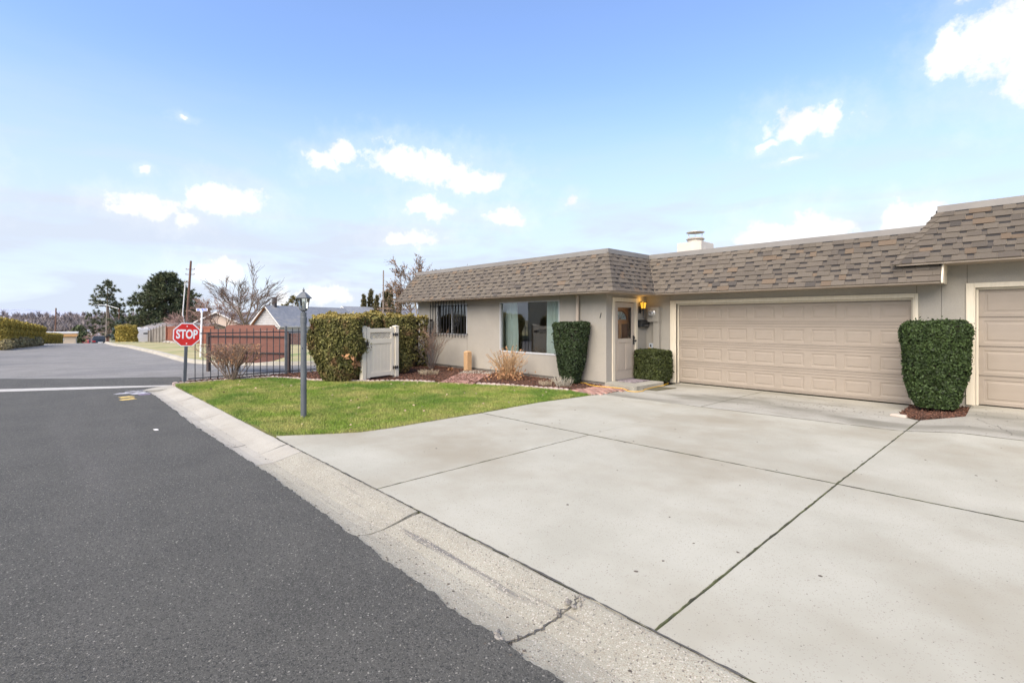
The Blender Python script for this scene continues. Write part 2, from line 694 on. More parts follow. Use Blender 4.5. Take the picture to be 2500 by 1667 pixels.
# the street of new asphalt with its ragged lip against the gutter
def ragged(x, amp=1.0):
    t_ = x / .16
    i_ = math.floor(t_)
    h1 = [math.sin((i_ + q_) * 127.1) * 43758.5453 % 1 for q_ in (0, 1)]
    h2 = [math.sin((math.floor(x / .06) + q_) * 311.7) * 23758.5 % 1 for q_ in (0, 1)]
    f_ = t_ - i_
    g_ = x / .06 - math.floor(x / .06)
    return 1.775 + amp * (.030 * (h1[0] + (h1[1] - h1[0]) * f_ - .5) + .026 * (h2[0] + (h2[1] - h2[0]) * g_ - .5) + random.uniform(-.006, .006)) + .018 * math.sin(x * .9 + .6)
ed = []
x = 14.0
while x > -14.6:
    ed.append((x, ragged(x)))
    x -= .02
ed += [(-14.75, 1.80), (-14.95, 1.88), (-15.15, 2.04), (-15.2, 2.22), (-15.3, 2.42), (-15.55, 2.62)]
lip = [(-17.55, 2.95), (-18.3, 1.9), (-18.9, .9), (-19.8, -.1), (-20.6, -.95), (-22.2, -3.5), (-23, -9)]
ap = ed + lip + [(14, -9)]
asb = MB()
n = len(ap)
asb.v = [(p[0], p[1], -.046) for p in ap] + [(p[0], p[1], -.085) for p in ap]
asb.f = [tuple(range(n - 1, -1, -1))] + [(i, (i + 1) % n, (i + 1) % n + n, i + n) for i in range(n)]
asb.m = [0] * len(asb.f)
o = asb.build('street', M_asph)
if o.data.polygons[0].normal.z < 0:
    o.data.flip_normals()
tag(o, kind='structure')
# stop line
sl = MB()
sl.prism([(-15.2, 2.36), (-15.35, 2.52), (-16.4, .95), (-17.45, -.85), (-19.2, -4.5), (-18.5, -4.5), (-16.82, -.8), (-16.05, .62)], -.044, -.041)
tag(sl.build('stop_line', M_white_line), kind='structure')
# chalk / survey paint at the corner
def dab(mb, cx, cy, w, h, a, seed):
    rr = random.Random(seed)
    pts = []
    for k in range(12):
        t = 2 * math.pi * k / 12
        q = rr.uniform(.75, 1.1)
        x_, y_ = math.copysign(abs(math.cos(t)) ** .5, math.cos(t)) * w * q, math.copysign(abs(math.sin(t)) ** .5, math.sin(t)) * h * q
        pts.append((cx + x_ * math.cos(a) - y_ * math.sin(a), cy + x_ * math.sin(a) + y_ * math.cos(a)))
    mb.prism(pts, -.045, -.0425)
pm = thing('pavement_paint_marks', 'yellow, white and purple paint dabs on the asphalt by the kerb end', 'paint marks', (0, 0, 0))
g = MB(); dab(g, -13.75, 1.30, .13, .14, .3, 1); dab(g, -13.35, 1.30, .12, .15, .3, 2); g.build('yellow_dabs', M_chalk_y, pm)
g = MB(); dab(g, -14.45, 1.45, .09, .3, -.2, 3); dab(g, -14.2, 1.62, .07, .22, .2, 4); dab(g, -14.75, 1.62, .06, .25, 0, 5); g.build('white_dabs', M_chalk_w, pm)
g = MB(); dab(g, -13.98, 1.66, .1, .12, 0, 6); g.build('purple_dab', M_chalk_p, pm)

# rolled concrete gutter and kerb, slab by slab
PROF = [(1.66, -.075), (1.72, -.062), (1.80, -.070), (1.92, -.082), (2.02, -.078), (2.14, -.05), (2.25, -.018), (2.33, -.002), (2.352, -.004), (2.352, -.2), (1.66, -.2)]
kerb = MB().box(-14.9, 14, 1.68, 2.345, -.26, -.11).build('kerb', M_crack)
tag(kerb, kind='structure')
def slab_profile(x0, x1, rag=0.006, m=None, skew=0.0):
    mb = MB()
    nseg = max(2, int((x1 - x0) / .25))
    k = len(PROF)
    rows = []
    for i in range(nseg + 1):
        t = i / nseg
        xx = x0 + (x1 - x0) * t
        row = []
        for j, (y, z) in enumerate(PROF):
            e = 0
            if i in (0, nseg):
                e = random.uniform(-rag, rag)
            xo = xx + e + skew * (y - 2.0) * (1 if i in (0, nseg) else .0)
            row.append((xo, y + (random.uniform(-.006, .006) if j == 8 else 0), z + random.uniform(-.0015, .0015)))
        rows.append(row)
    vs_ = [p for r_ in rows for p in r_]
    fs = [(i * k + j, i * k + (j + 1) % k, (i + 1) * k + (j + 1) % k, (i + 1) * k + j) for i in range(nseg) for j in range(k)]
    fs += [tuple(range(k)), tuple(range(nseg * k + k - 1, nseg * k - 1, -1))]
    mb.add(vs_, fs)
    ob = mb.build('kerb_slab', m or M_gutter, kerb)
    return ob
M_gut_clean = mat('kerb_concrete_smooth', (.345, .32, .265), (.405, .38, .32), 1.3, .9, .5, 150, c3=(.25, .225, .185), s3=1.8, t3=(.62, .78), s3stretch=(.3, 1.5, 1), speck=[(160, .95, (.29, .26, .21))])
cuts = [(-14.6, -12.4, 0), (-12.392, -10.0, .1), (-9.985, -9.05, .1), (-9.043, -6.86, 0), (-6.855, -6.36, .1), (-6.345, -3.70, .1), (-3.68, -1.905, .18), (-1.888, .9, .15), (.915, 3.9, 0), (3.915, 7, 0), (7.015, 14, 0)]
for i, (a_, b_, sk) in enumerate(cuts):
    slab_profile(a_, b_, .007 if i > 4 else .004, M_gut_clean if i < 5 else M_gutter, sk)
# rounded end of the kerb at the junction
g = MB()
g.prism([(-14.61, 1.70), (-14.61, 2.40), (-15.05, 2.42), (-15.28, 2.38), (-15.22, 2.2), (-15.12, 2.02), (-14.95, 1.86), (-14.8, 1.76)], -.2, -.028)
g.build('kerb_end', M_gut_clean, kerb, bev=.02)
# hairline cracks in the kerb: thin dark fillings that follow its profile
def kerb_crack(pts, w):
    mb = MB()
    ys = [p[0] for p in PROF[:8]]
    zs = [p[1] for p in PROF[:8]]
    L_, R_ = [], []
    for x_, y_ in pts:
        z_ = float(np.interp(y_, ys, zs)) + .0035
        ww = w * random.uniform(.5, 1.4)
        L_.append((x_ - ww, y_, z_)); R_.append((x_ + ww, y_, z_))
    m_ = len(L_)
    mb.add(L_ + R_, [(i, i + m_, i + 1 + m_, i + 1) for i in range(m_ - 1)])
    mb.build('crack', M_crack, kerb)
kerb_crack([(-7.45 + .02 * random.uniform(-1, 1) - .25 * (y_ - 1.8), y_) for y_ in np.linspace(1.74, 2.02, 9)], .008)
kerb_crack([(-1.90 + .025 * random.uniform(-1, 1) + .16 * (y_ - 2.0), y_) for y_ in np.linspace(1.74, 2.33, 30)], .006)
# broken stones in the kerb joint
M_pebble = mat('broken_stone', (.17, .155, .13), (.26, .24, .21), 20, .9, .5, 60, objrand=.35)
for i in range(26):
    px_, py_ = random.choice([(-1.84, 2.30), (-1.86, 2.24), (-2.0, 1.80), (-1.98, 1.77), (-1.90, 2.12)])
    q = MB()
    s_ = random.uniform(.006, .02)
    q.lathe([(s_ * .5, -s_ * .5), (s_, 0), (s_ * .6, s_ * .45)], 6)
    ob = q.build('stone_chip', M_pebble, kerb, loc=(px_ + random.gauss(0, .025), py_ + random.gauss(0, .02), float(np.interp(py_, [1.72, 1.92, 2.33], [-.05, -.07, 0.0])) + .006))
    ob.rotation_euler = (random.random(), random.random(), random.random() * 3)

# driveway: bed with moss in the joints, then each slab
def lift(x, y):
    return .13 * min(max((x + 1.35) / .65, 0), 1) * min(max((y - 6) / 6, 0), 1)
dbed = MB().prism([(-7.35, 2.36), (13, 2.36), (13, 12.3), (-6.3, 12.3), (-6.3, 9.1), (-6.7, 9.0), (-6.7, 3.6)], -.12, -.004).build('driveway', M_joint)
tag(dbed, kind='structure')
for jp in ([(-1.32, 9.27), (-.7, 9.30), (-.7, 9.335), (-1.32, 9.305)], [(-.7, 9.30), (1.7, 9.35), (1.7, 9.385), (-.7, 9.335)], [(1.69, 5.86), (1.71, 5.86), (1.71, 9.37), (1.69, 9.37)], [(1.69, 9.37), (1.71, 9.37), (1.71, 12.1), (1.69, 12.1)]):
    MB().prism(jp, -.08, -.004, zf=lambda x, y: lift(x, y)).build('joint_filling', M_joint, dbed)
JW = .008
slabs = [
    ([(-7.43, 2.40), (-7.1, 2.36), (-4.42 - JW, 2.36), (-4.40 - JW, 5.70 - JW), (-6.74, 5.64), (-6.77, 4.4), (-6.76, 3.85), (-6.82, 3.38), (-7.0, 3.05), (-7.16, 2.8)], 0),
    ([(-4.42 + JW, 2.36), (-1.385 - JW, 2.36), (-1.355 - JW, 5.81 - JW), (-4.40 + JW, 5.70 - JW)], 0),
    ([(-1.385 + JW, 2.36), (1.7 - JW, 2.36), (1.7 - JW, 5.86), (-1.355 + JW, 5.81 - JW)], 0),
    ([(1.7 + JW, 2.36), (4.8, 2.36), (4.8, 5.86), (1.7 + JW, 5.86)], 0),
    ([(4.81, 2.36), (12, 2.36), (12, 5.86), (4.81, 5.86)], 0),
    ([(-6.74, 5.655), (-4.40 - JW * .5, 5.70 + JW), (-4.35 - JW * .5, 9.08 - JW), (-6.62, 8.94), (-6.68, 8.7), (-6.82, 7.2)], 0),
    ([(-4.40 + JW * .5, 5.70 + JW), (-1.355 - JW, 5.81 + JW), (-1.29 - JW, 9.28 - JW), (-4.35 + JW * .5, 9.08 - JW)], 0),
    ([(-1.355 + JW, 5.81 + JW), (-.7, 5.83), (1.7 - JW, 5.875), (1.7 - JW, 9.36), (-.7, 9.31 - JW), (-1.29 + JW, 9.28 - JW)], 0),
    ([(1.7 + JW, 5.875), (4.8, 5.875), (4.8, 9.36), (1.7 + JW, 9.36)], 0),
    ([(4.81, 5.875), (12, 5.875), (12, 9.36), (4.81, 9.36)], 0),
    ([(-6.62, 8.955), (-4.35 - JW, 9.08 + JW), (-4.28 - JW, 12.15), (-6.36, 12.15), (-6.36, 10.06), (-6.58, 10.02)], 1),
    ([(-4.35 + JW, 9.08 + JW), (-1.29 - JW, 9.28 + JW), (-1.26 - JW, 10.40), (-1.52, 10.66), (-1.60, 10.80), (-1.62, 12.15), (-4.28 + JW, 12.15)], 1),
    ([(-1.29 + JW, 9.28 + JW), (-.7, 9.31 + JW), (1.7 - JW, 9.375), (1.7 - JW, 12.15), (-.745, 12.15), (-.735, 10.80), (-1.26 + JW, 10.40)], 1),
    ([(1.7 + JW, 9.375), (4.8, 9.375), (4.8, 12.15), (1.7 + JW, 12.15)], 0),
    ([(4.81, 9.375), (12, 9.375), (12, 12.15), (4.81, 12.15)], 0)]
for poly, st in slabs:
    # edges of the slabs are slightly worn
    pts = []
    for i in range(len(poly)):
        p, q = poly[i], poly[(i + 1) % len(poly)]
        d_ = math.hypot(q[0] - p[0], q[1] - p[1])
        k = max(1, int(d_ / .12)) if d_ < 4.2 else 1
        for j in range(k):
            t = j / k
            e = random.uniform(-.0028, .0028) if j else 0
            pts.append((p[0] + (q[0] - p[0]) * t + e, p[1] + (q[1] - p[1]) * t + e))
    if any(lift(*p) > 0 for p in pts):      # slabs that climb to the neighbour's door are laid in strips
        import bmesh
        bm = bmesh.new()
        bm.faces.new([bm.verts.new((p[0], p[1], 0)) for p in pts])
        for co, no in [((x_, 0, 0), (1, 0, 0)) for x_ in np.arange(-1.3, -.65, .1)] + [((0, y_, 0), (0, 1, 0)) for y_ in np.arange(6.0, 12.1, .5)]:
            bmesh.ops.bisect_plane(bm, geom=bm.verts[:] + bm.edges[:] + bm.faces[:], plane_co=co, plane_no=no)
        for v in bm.verts:
            v.co.z = lift(v.co.x, v.co.y)
        r_ = bmesh.ops.extrude_face_region(bm, geom=bm.faces[:])
        for v in [e for e in r_['geom'] if isinstance(e, bmesh.types.BMVert)]:
            v.co.z -= .08
        bmesh.ops.recalc_face_normals(bm, faces=bm.faces[:])
        me = bpy.data.meshes.new('slab')
        bm.to_mesh(me)
        bm.free()
        me.materials.append(M_conc_stain if st else M_conc)
        link('slab', me, dbed)
        continue
    MB().prism(pts, -.10, 0.0, zf=lift).build('slab', M_conc_stain if st else M_conc, dbed, bev=.004)
# moss clumps swelling out of the long joint and dark grit near the garage
def blobs(name, pts, smin, smax, m, parent, flat=.35):
    mb = MB()
    for x_, y_, z_ in pts:
        s_ = random.uniform(smin, smax)
        k = 6
        a0 = random.random() * 6
        ring = [(x_ + s_ * random.uniform(.6, 1.2) * math.cos(a0 + 6.283 * i / k), y_ + s_ * random.uniform(.6, 1.2) * math.sin(a0 + 6.283 * i / k), z_) for i in range(k)]
        mb.add(ring + [(x_, y_, z_ + s_ * flat)], [(i, (i + 1) % k, k) for i in range(k)])
    ob = mb.build(name, m, parent)
    ob['kind'] = 'stuff'
    return ob
pts = []
for i in range(420):
    t = random.random() ** .8
    y_ = 4.0 + 5.6 * t
    x_ = np.interp(y_, [2.4, 5.81, 9.28], [-1.385, -1.355, -1.29]) + random.gauss(0, .008)
    if math.sin(y_ * 4.1) + math.sin(y_ * 9.7 + 1) > .35 or random.random() < .12:
        pts.append((x_, y_, -.008 + lift(x_, y_)))
for i in range(260):
    x_ = random.uniform(-6.6, 1.5)
    y_ = float(np.interp(x_, [-6.74, -4.4, -1.355, 1.7], [5.65, 5.70, 5.81, 5.87])) + random.gauss(0, .004)
    pts.append((x_, y_, -.008))
# dark moss ribbons swelling in the joints, and a wandering crack
def ribbon(name, A, B, w, m, z=.0025, wob=.003, brk=0.0):
    mb = MB()
    L_ = math.hypot(B[0] - A[0], B[1] - A[1])
    k = max(4, int(L_ / .05))
    dx, dy = (B[0] - A[0]) / L_, (B[1] - A[1]) / L_
    vs_ = []
    for i in range(k + 1):
        t = i / k
        o_ = random.gauss(0, wob)
        ww = max(.001, w * random.uniform(.55, 1.25)) * (0.25 if random.random() < brk else 1)
        x_, y_ = A[0] + (B[0] - A[0]) * t - dy * o_, A[1] + (B[1] - A[1]) * t + dx * o_
        zz = z + lift(x_, y_)
        vs_ += [(x_ - dy * -ww, y_ + dx * -ww, zz), (x_ - dy * ww, y_ + dx * ww, zz)]
    mb.add(vs_, [(2 * i, 2 * i + 2, 2 * i + 3, 2 * i + 1) for i in range(k)])
    mb.build(name, m, dbed)
for a_, b_, w_ in (((-6.74, 5.648), (-4.40, 5.70), .0085), ((-4.40, 5.70), (-1.355, 5.81), .0095), ((-1.355, 5.81), (1.7, 5.868), .0095), ((-5.2, 9.02), (-4.35, 9.08), .007), ((-4.35, 9.08), (-1.29, 9.28), .010), ((-1.29, 9.28), (-.7, 9.31), .010), ((-.7, 9.31), (1.7, 9.368), .010), ((-1.385, 2.37), (-1.355, 5.81), .0055), ((-1.355, 5.81), (-1.27, 10.38), .0085), ((-4.42, 2.37), (-4.40, 5.69), .003), ((-4.35, 9.09), (-4.28, 12.0), .006)):
    ribbon('joint_moss', a_, b_, w_, M_joint, brk=.1)
ribbon('joint_moss', (-7.3, 2.356), (1.5, 2.356), .008, M_crack, z=.002, wob=.002, brk=.15)
cpts = [(-.62, 10.62), (-.50, 10.45), (-.47, 10.30), (-.33, 10.12), (-.30, 9.95), (-.20, 9.78), (-.18, 9.62)]
for a_, b_ in zip(cpts[:-1], cpts[1:]):
    ribbon('crack', a_, b_, .0028, M_crack, z=.004, wob=.006)
blobs('joint_moss', pts, .005, .016, M_joint, dbed)
M_grit = mat('dark_grit', (.06, .05, .04), (.12, .1, .08), 9, .9)
pts = []
for i in range(150):
    x_, y_ = random.gauss(-2.6, 1.0), random.gauss(10.6, .55)
    if -4.2 < x_ < -1.65 and 9.4 < y_ < 11.9:
        pts.append((x_, y_, .001))
for i in range(45):
    x_, y_ = random.uniform(-.65, .6), random.uniform(9.5, 11.8)
    pts.append((x_, y_, .001 + lift(x_, y_)))
for i in range(60):
    x_, y_ = random.uniform(-6.5, 1), random.uniform(2.6, 9)
    pts.append((x_, y_, .001 + lift(x_, y_)))
blobs('grit', pts, .006, .016, M_grit, dbed)
# grit and leaf crumbs gathered along the lip of the asphalt
pts = []
for i in range(420):
    x_ = random.uniform(-14, 2)
    pts.append((x_, 1.76 + random.gauss(0, .03) + (.35 * random.random() ** 3), -.058 if random.random() < .5 else -.05))
pts = [(x_, y_, float(np.interp(y_, [1.72, 1.8, 1.92, 2.02, 2.14], [-.045, -.066, -.081, -.077, -.05]))) for x_, y_, z_ in pts]
ob = blobs('grit', pts, .004, .012, M_grit, None)
tag(ob, 'dark grit gathered along the gutter', 'grit')
# asphalt litter
M_litter = mat('pale_litter', (.7, .68, .64), None, 5, .8)
lt = MB()
for x_, y_, a_ in [(-9.35, 1.25, .2)]:
    lt.prism([(-.06, -.02), (.05, -.03), (.07, .01), (.0, .03), (-.05, .02)], 0, .004, M=Matrix.Translation((x_, y_, -.045)) @ Matrix.Rotation(a_, 4, 'Z'))
tag(lt.build('paper_scrap', M_litter), 'small white paper scrap lying on the asphalt', 'scrap')

# ------------------------------------------------------------------ lawn
EDGE = [(-15.06, 2.42), (-15.0, 2.95), (-15.05, 3.55), (-15.08, 4.2), (-14.78, 4.72), (-14.1, 5.05), (-13.35, 5.30), (-12.3, 6.1), (-11.75, 6.75), (-11.2, 7.2), (-10.4, 7.55), (-9.7, 7.98), (-9.2, 8.26), (-8.6, 8.5), (-8.0, 8.66), (-7.4, 8.86)]
lawn_poly = EDGE + [(-7.0, 8.72), (-6.66, 8.72), (-6.81, 7.2), (-6.75, 5.6), (-6.77, 4.4), (-6.76, 3.85), (-6.82, 3.38), (-7.0, 3.05), (-7.16, 2.8), (-7.43, 2.39), (-9.5, 2.36), (-12.5, 2.36), (-14.7, 2.38)]
lw = MB().prism(lawn_poly, -.12, .004).build('lawn', M_grassbed)
tag(lw, kind='structure')


def grass(name, poly, n, hmin, hmax, w, z0, m, parent=None):
    P = scatter(poly, n)
    P += rng.normal(0, .01, P.shape)
    # shorter and sparser towards worn patches
    q = np.sin(P[:, 0] * 1.9 + 1.3 * np.sin(P[:, 1] * 1.4)) * np.sin(P[:, 1] * 2.3 + np.sin(P[:, 0] * 1.1))
    h = (rng.uniform(hmin, hmax, n) * (1 + .18 * q))[:, None]
    a = rng.uniform(0, 2 * np.pi, n)
    lean = rng.normal(0, .45, (n, 2)) * h
    base = np.c_[P, np.full(n, z0)]
    d = np.c_[np.cos(a), np.sin(a), np.zeros(n)] * w
    tip = base + np.c_[lean, h[:, 0]]
    mid = base + np.c_[lean * .35, h[:, 0] * .6]
    V = np.stack([base - d, base + d, mid + d * .8, tip, mid - d * .8], 1).reshape(-1, 3)
    F4 = (np.arange(n) * 5)[:, None] + np.array([0, 1, 2, 4])
    F3 = (np.arange(n) * 5)[:, None] + np.array([4, 2, 3])
    F = np.concatenate([np.c_[F4[:, 0], F4[:, 1], F4[:, 2]], np.c_[F4[:, 0], F4[:, 2], F4[:, 3]], F3])
    o = link(name, np_mesh(name, V, F, m), parent)
    return o
tag(grass('lawn_grass', lawn_poly, 210000, .025, .058, .0032, .0, M_blade), 'short green and yellowish grass of the front lawn', 'grass', kind='stuff')
# fallen leaves on the lawn
M_dead = mat('dead_leaf', (.34, .24, .15), (.42, .32, .22), 20, .9, island=.4)
P = scatter(lawn_poly, 110)
V, F = leaves(np.c_[P, np.full(110, .048)], np.tile([0, 0, 1.0], (110, 1)), .036, 1.3, .5)
tag(link('fallen_leaves', np_mesh('fallen_leaves', V, F, M_dead)), 'dry tan leaves scattered over the lawn', 'leaves', kind='stuff')

# ------------------------------------------------------------------ mulch beds
bed_poly = [(-15.65, 2.6)] + EDGE[1:] + [(-7.42, 9.0), (-7.42, 10.19), (-15.7, 10.19), (-15.7, 6)]
mb_ = MB().prism(bed_poly, -.12, .012).build('mulch_bed', M_moss)
tag(mb_, kind='structure')
planter_poly = [(-1.25, 10.42), (-1.5, 10.68), (-1.58, 10.82), (-1.6, 12.03), (-.76, 12.03), (-.75, 10.82)]
pl = MB().prism(planter_poly, -.1, .012, zf=lambda x, y: lift(x, y) * .5).build('mulch_bed', M_moss)
tag(pl, kind='structure')


def chips(name, poly, n, smin, smax, z0, zs, label, zf=None):
    P = scatter(poly, n)
    z = z0 + np.abs(rng.normal(0, zs, n))
    if zf:
        z += np.array([zf(a, b) for a, b in P])
    c = np.c_[P, z]
    nn = unit(np.tile([0, 0, 1.0], (n, 1)) + rng.normal(0, .45, (n, 3)))
    a = unit(np.cross(nn, rng.normal(0, 1, (n, 3))))
    b = np.cross(nn, a)
    l = a * rng.uniform(smin, smax, (n, 1))
    w = b * rng.uniform(smin, smax, (n, 1)) * .35
    t = nn * .004
    V = np.stack([c - l - w, c + l - w * .7, c + l * .9 + w, c - l * .8 + w * .8, c - l - w - t, c + l - w * .7 - t, c + l * .9 + w - t, c - l * .8 + w * .8 - t], 1).reshape(-1, 3)
    F = (np.arange(n) * 8)[:, None, None] + np.array([[0, 1, 2, 3], [0, 4, 5, 1], [1, 5, 6, 2], [2, 6, 7, 3], [3, 7, 4, 0]])
    tag(link(name, np_mesh(name, V, F.reshape(-1, 4), M_chip)), label, 'bark mulch', kind='stuff')
chips('bark_mulch', bed_poly, 17000, .012, .04, .016, .012, 'reddish brown bark mulch in the bed along the house and fence')
chips('bark_mulch', planter_poly, 2600, .012, .035, .018, .014, 'bark mulch in the small planter between the two garage doors', zf=lambda x, y: lift(x, y) * .5)

# scalloped edging stones along the lawn
def along(pts, step):
    out = []
    carry = 0.0
    for (x0, y0), (x1, y1) in zip(pts[:-1], pts[1:]):
        L_ = math.hypot(x1 - x0, y1 - y0)
        t = carry
        while t < L_:
            out.append((x0 + (x1 - x0) * t / L_, y0 + (y1 - y0) * t / L_, math.atan2(y1 - y0, x1 - x0)))
            t += step
        carry = t - L_
    return out
def catmull(pts, k=8):
    out = []
    for i in range(len(pts) - 1):
        p0, p1, p2, p3 = pts[max(i - 1, 0)], pts[i], pts[i + 1], pts[min(i + 2, len(pts) - 1)]
        for j in range(k):
            t = j / k
            out.append(tuple(.5 * ((2 * p1[c]) + (-p0[c] + p2[c]) * t + (2 * p0[c] - 5 * p1[c] + 4 * p2[c] - p3[c]) * t * t + (-p0[c] + 3 * p1[c] - 3 * p2[c] + p3[c]) * t ** 3) for c in range(len(p1))))
    out.append(tuple(pts[-1]))
    return out
edging = thing('garden_edging', 'row of scalloped pinkish concrete edging stones curving round the lawn', 'edging')
em = MB()
arc = [(-.062, -.05), (.062, -.05), (.062, .035)] + [(.062 * math.cos(t), .035 + .03 * math.sin(t)) for t in np.linspace(.3, math.pi - .3, 6)] + [(-.062, .035)]
em.prism(arc, -.025, .025, M=Matrix.Rotation(R(90), 4, 'X'))
em = em.mesh('edging_stone', M_edge)
gap1 = lambda x: -10.75 < x < -9.75
for x_, y_, a_ in along(catmull(EDGE), .13):
    if gap1(x_):
        continue
    o = link('edging_stone', em, edging)
    o.location = (x_, y_, random.uniform(-.008, .008))
    o.rotation_euler = (random.gauss(0, .08), random.gauss(0, .05), a_ + random.gauss(0, .06))

# ------------------------------------------------------------------ brick paths
bk = MB().box(-.099, .099, -.0475, .0475, -.05, .0).mesh('brick', M_brick)
def brick_path(name, poly, ang, label, zt):
    base = MB().prism(poly, -.1, zt - .012).build(name, M_sand)
    tag(base, label, 'brick path')
    a = np.array(poly)
    c0 = a.mean(0)
    ca, sa = math.cos(ang), math.sin(ang)
    cnt = 0
    for i in range(-30, 31):
        for j in range(-16, 17):
            lx, ly = j * .207 + (.1035 if i % 2 else 0), i * .103
            x_, y_ = c0[0] + lx * ca - ly * sa, c0[1] + lx * sa + ly * ca
            if pip(poly, np.array([[x_, y_]]))[0]:
                o = link('brick', bk, base)
                o.location = (x_, y_, zt + random.gauss(0, .003))
                o.rotation_euler = (random.gauss(0, .012), random.gauss(0, .012), ang + random.gauss(0, .015))
                cnt += 1
    return base
brick_path('brick_path', [(-10.62, 7.42), (-9.78, 7.86), (-11.2, 9.75), (-12.05, 9.15)], math.atan2(1.7, -1.4), 'red brick path through the mulch bed towards the wooden post', .030)
brick_path('brick_path', [(-7.46, 8.92), (-6.62, 8.80), (-6.56, 10.05), (-7.33, 10.08)], R(4), 'worn red brick path between the driveway and the concrete doorstep', .022)
# concrete pad by the wall at the end of the first path
pad = MB().prism([(-12.1, 9.2), (-11.25, 9.8), (-11.5, 10.16), (-12.9, 10.16)], -.1, .028).build('concrete_pad', M_gut_clean, bev=.006)
tag(pad, 'flat concrete pad between brick path and house wall', 'paving')

# verge on the far side of the road with its kerb
verge_poly = far_kerb + [(-18.8, 34), (-40, 40), (-110, 24)]
tag(sheet('verge', verge_poly, .02, M_dry), kind='structure')
kb = MB()
pts = catmull([(x_, y_) for x_, y_ in far_kerb], 6)
vs_, fs = [], []
for i, (x_, y_) in enumerate(pts):
    x2, y2 = pts[min(i + 1, len(pts) - 1)]
    x1, y1 = pts[max(i - 1, 0)]
    nx_, ny_ = -(y2 - y1), (x2 - x1)
    L_ = math.hypot(nx_, ny_)
    nx_, ny_ = nx_ / L_, ny_ / L_
    z_ = T(x_, y_)
    for o_, h_ in ((-.15, -.07), (-.05, -.055), (-.01, .05), (.14, .055), (.16, -.1)):
        vs_.append((x_ + nx_ * o_, y_ + ny_ * o_, z_ + h_))
for i in range(len(pts) - 1):
    for j in range(4):
        fs.append((i * 5 + j, (i + 1) * 5 + j, (i + 1) * 5 + j + 1, i * 5 + j + 1))
kb.add(vs_, fs)
tag(kb.build('far_kerb', M_gut_clean), kind='structure')
# verge on the left under the hedges
lv = [(-30, -7.1), (-38, -3.1), (-44, -1.85), (-52, -1.05), (-60, -.3), (-80, .8), (-110, 2.5), (-110, -30), (-30, -30)]
tag(sheet('verge', lv, .0, M_dry), kind='structure')

# ================================================================== the house
YW, YG, XL, XR = 10.2, 12.07, -15.9, -7.33
ZE, ZT, ZF = 2.337, 3.305, 3.41
OE, OT = .637, .19
M_stucco = mat('stucco', (.325, .299, .252), (.356, .328, .278), 1.6, .92, .9, 95, speck=[(150, .86, (.295, .276, .24))], c3=(.28, .262, .225), s3=.7, t3=(.5, .75), bdist=.006, s3stretch=(1, 1, .35))
M_found = mat('foundation', (.16, .14, .12), (.22, .2, .17), 6, .95, .5, 40)
M_trim = mat('cream_trim', (.62, .55, .42), (.67, .60, .47), 3, .6, .15, 40, stretch=(8, 8, 1))
M_door = mat('garage_paint', (.285, .24, .19), (.305, .257, .205), 2.5, .6, .2, 160, stretch=(1, 1, 3))
M_seal = mat('black_rubber', (.02, .02, .02), None, 5, .8)
M_metal_grey = mat('grey_flashing', (.21, .195, .18), (.24, .225, .205), 2, .55, .1, 8, metal=.1)
M_deck = mat('roof_felt', (.07, .055, .045), (.1, .08, .065), 9, .95)
M_flat = mat('flat_roof', (.4, .38, .35), (.3, .29, .27), 2, .95)
SH = [(.164, .138, .108), (.147, .123, .097), (.132, .111, .090), (.186, .137, .094), (.092, .080, .069)]
M_sh = [mat('shingle_' + n_, c_, tuple(x_ * .66 for x_ in c_), 110, .95, .9, 200, objrand=.10, c3=tuple(x_ * .82 for x_ in c_), s3=3, t3=(.45, .7)) for n_, c_ in zip(('tan', 'brown', 'grey_brown', 'orange', 'dark'), SH)]
M_band = mat('shingle_band', (.022, .02, .02), (.04, .036, .034), 60, .95)  # dark band printed on the lower shingle layer, seen between tabs
M_win = mat('window_frame_white', (.50, .51, .51), (.45, .46, .46), 8, .45)
M_iron = mat('black_iron', (.018, .018, .02), (.03, .03, .03), 30, .5)
M_room = mat('room_wall', (.20, .165, .13), (.23, .19, .15), 3, .9)
M_floorin = mat('room_floor', (.14, .10, .07), None, 3, .7)
M_curt = mat('curtain', (.74, .86, .81), (.80, .90, .86), 4, .9, trans=.35)
M_glass = glass_mat('window_glass', .16, (.92, .97, .95))
M_glass_dark = glass_mat('screen_glass', .10, (.35, .38, .38))
M_wood = mat('door_wood', (.62, .27, .085), (.48, .20, .06), 4, .45, .2, 30, stretch=(14, 14, 1))
M_wood_dk = mat('door_wood_dark', (.23, .10, .042), (.17, .07, .03), 4, .5, stretch=(14, 14, 1))
M_chim = mat('chimney_stucco', (.50, .455, .39), (.56, .51, .44), 3, .9, .3, 60)
M_capm = mat('galvanised_cap', (.45, .40, .33), (.5, .45, .38), 6, .5, metal=.4)

house = thing('house', 'single storey beige stucco house with mansard shingle roof and two car garage', 'house', (0, 0, 0))
nbr = thing('house', 'adjoining beige house at the right edge with the higher shingle roof', 'house', (0, 0, 0))


def wall_x(name, parent, m, x0, x1, y0, y1, z0, z1, holes):
    """wall running along x between y0..y1 with rectangular holes (hx0,hx1,hz0,hz1)"""
    mb = MB()
    xs = sorted({x0, x1, *[h[0] for h in holes], *[h[1] for h in holes]})
    for a, b in zip(xs[:-1], xs[1:]):
        hs = sorted([h for h in holes if h[0] <= a and h[1] >= b], key=lambda h: h[2])
        z = z0
        for h in hs:
            if h[2] > z:
                mb.box(a, b, y0, y1, z, h[2])
            z = h[3]
        if z < z1:
            mb.box(a, b, y0, y1, z, z1)
    return mb.build(name, m, parent)


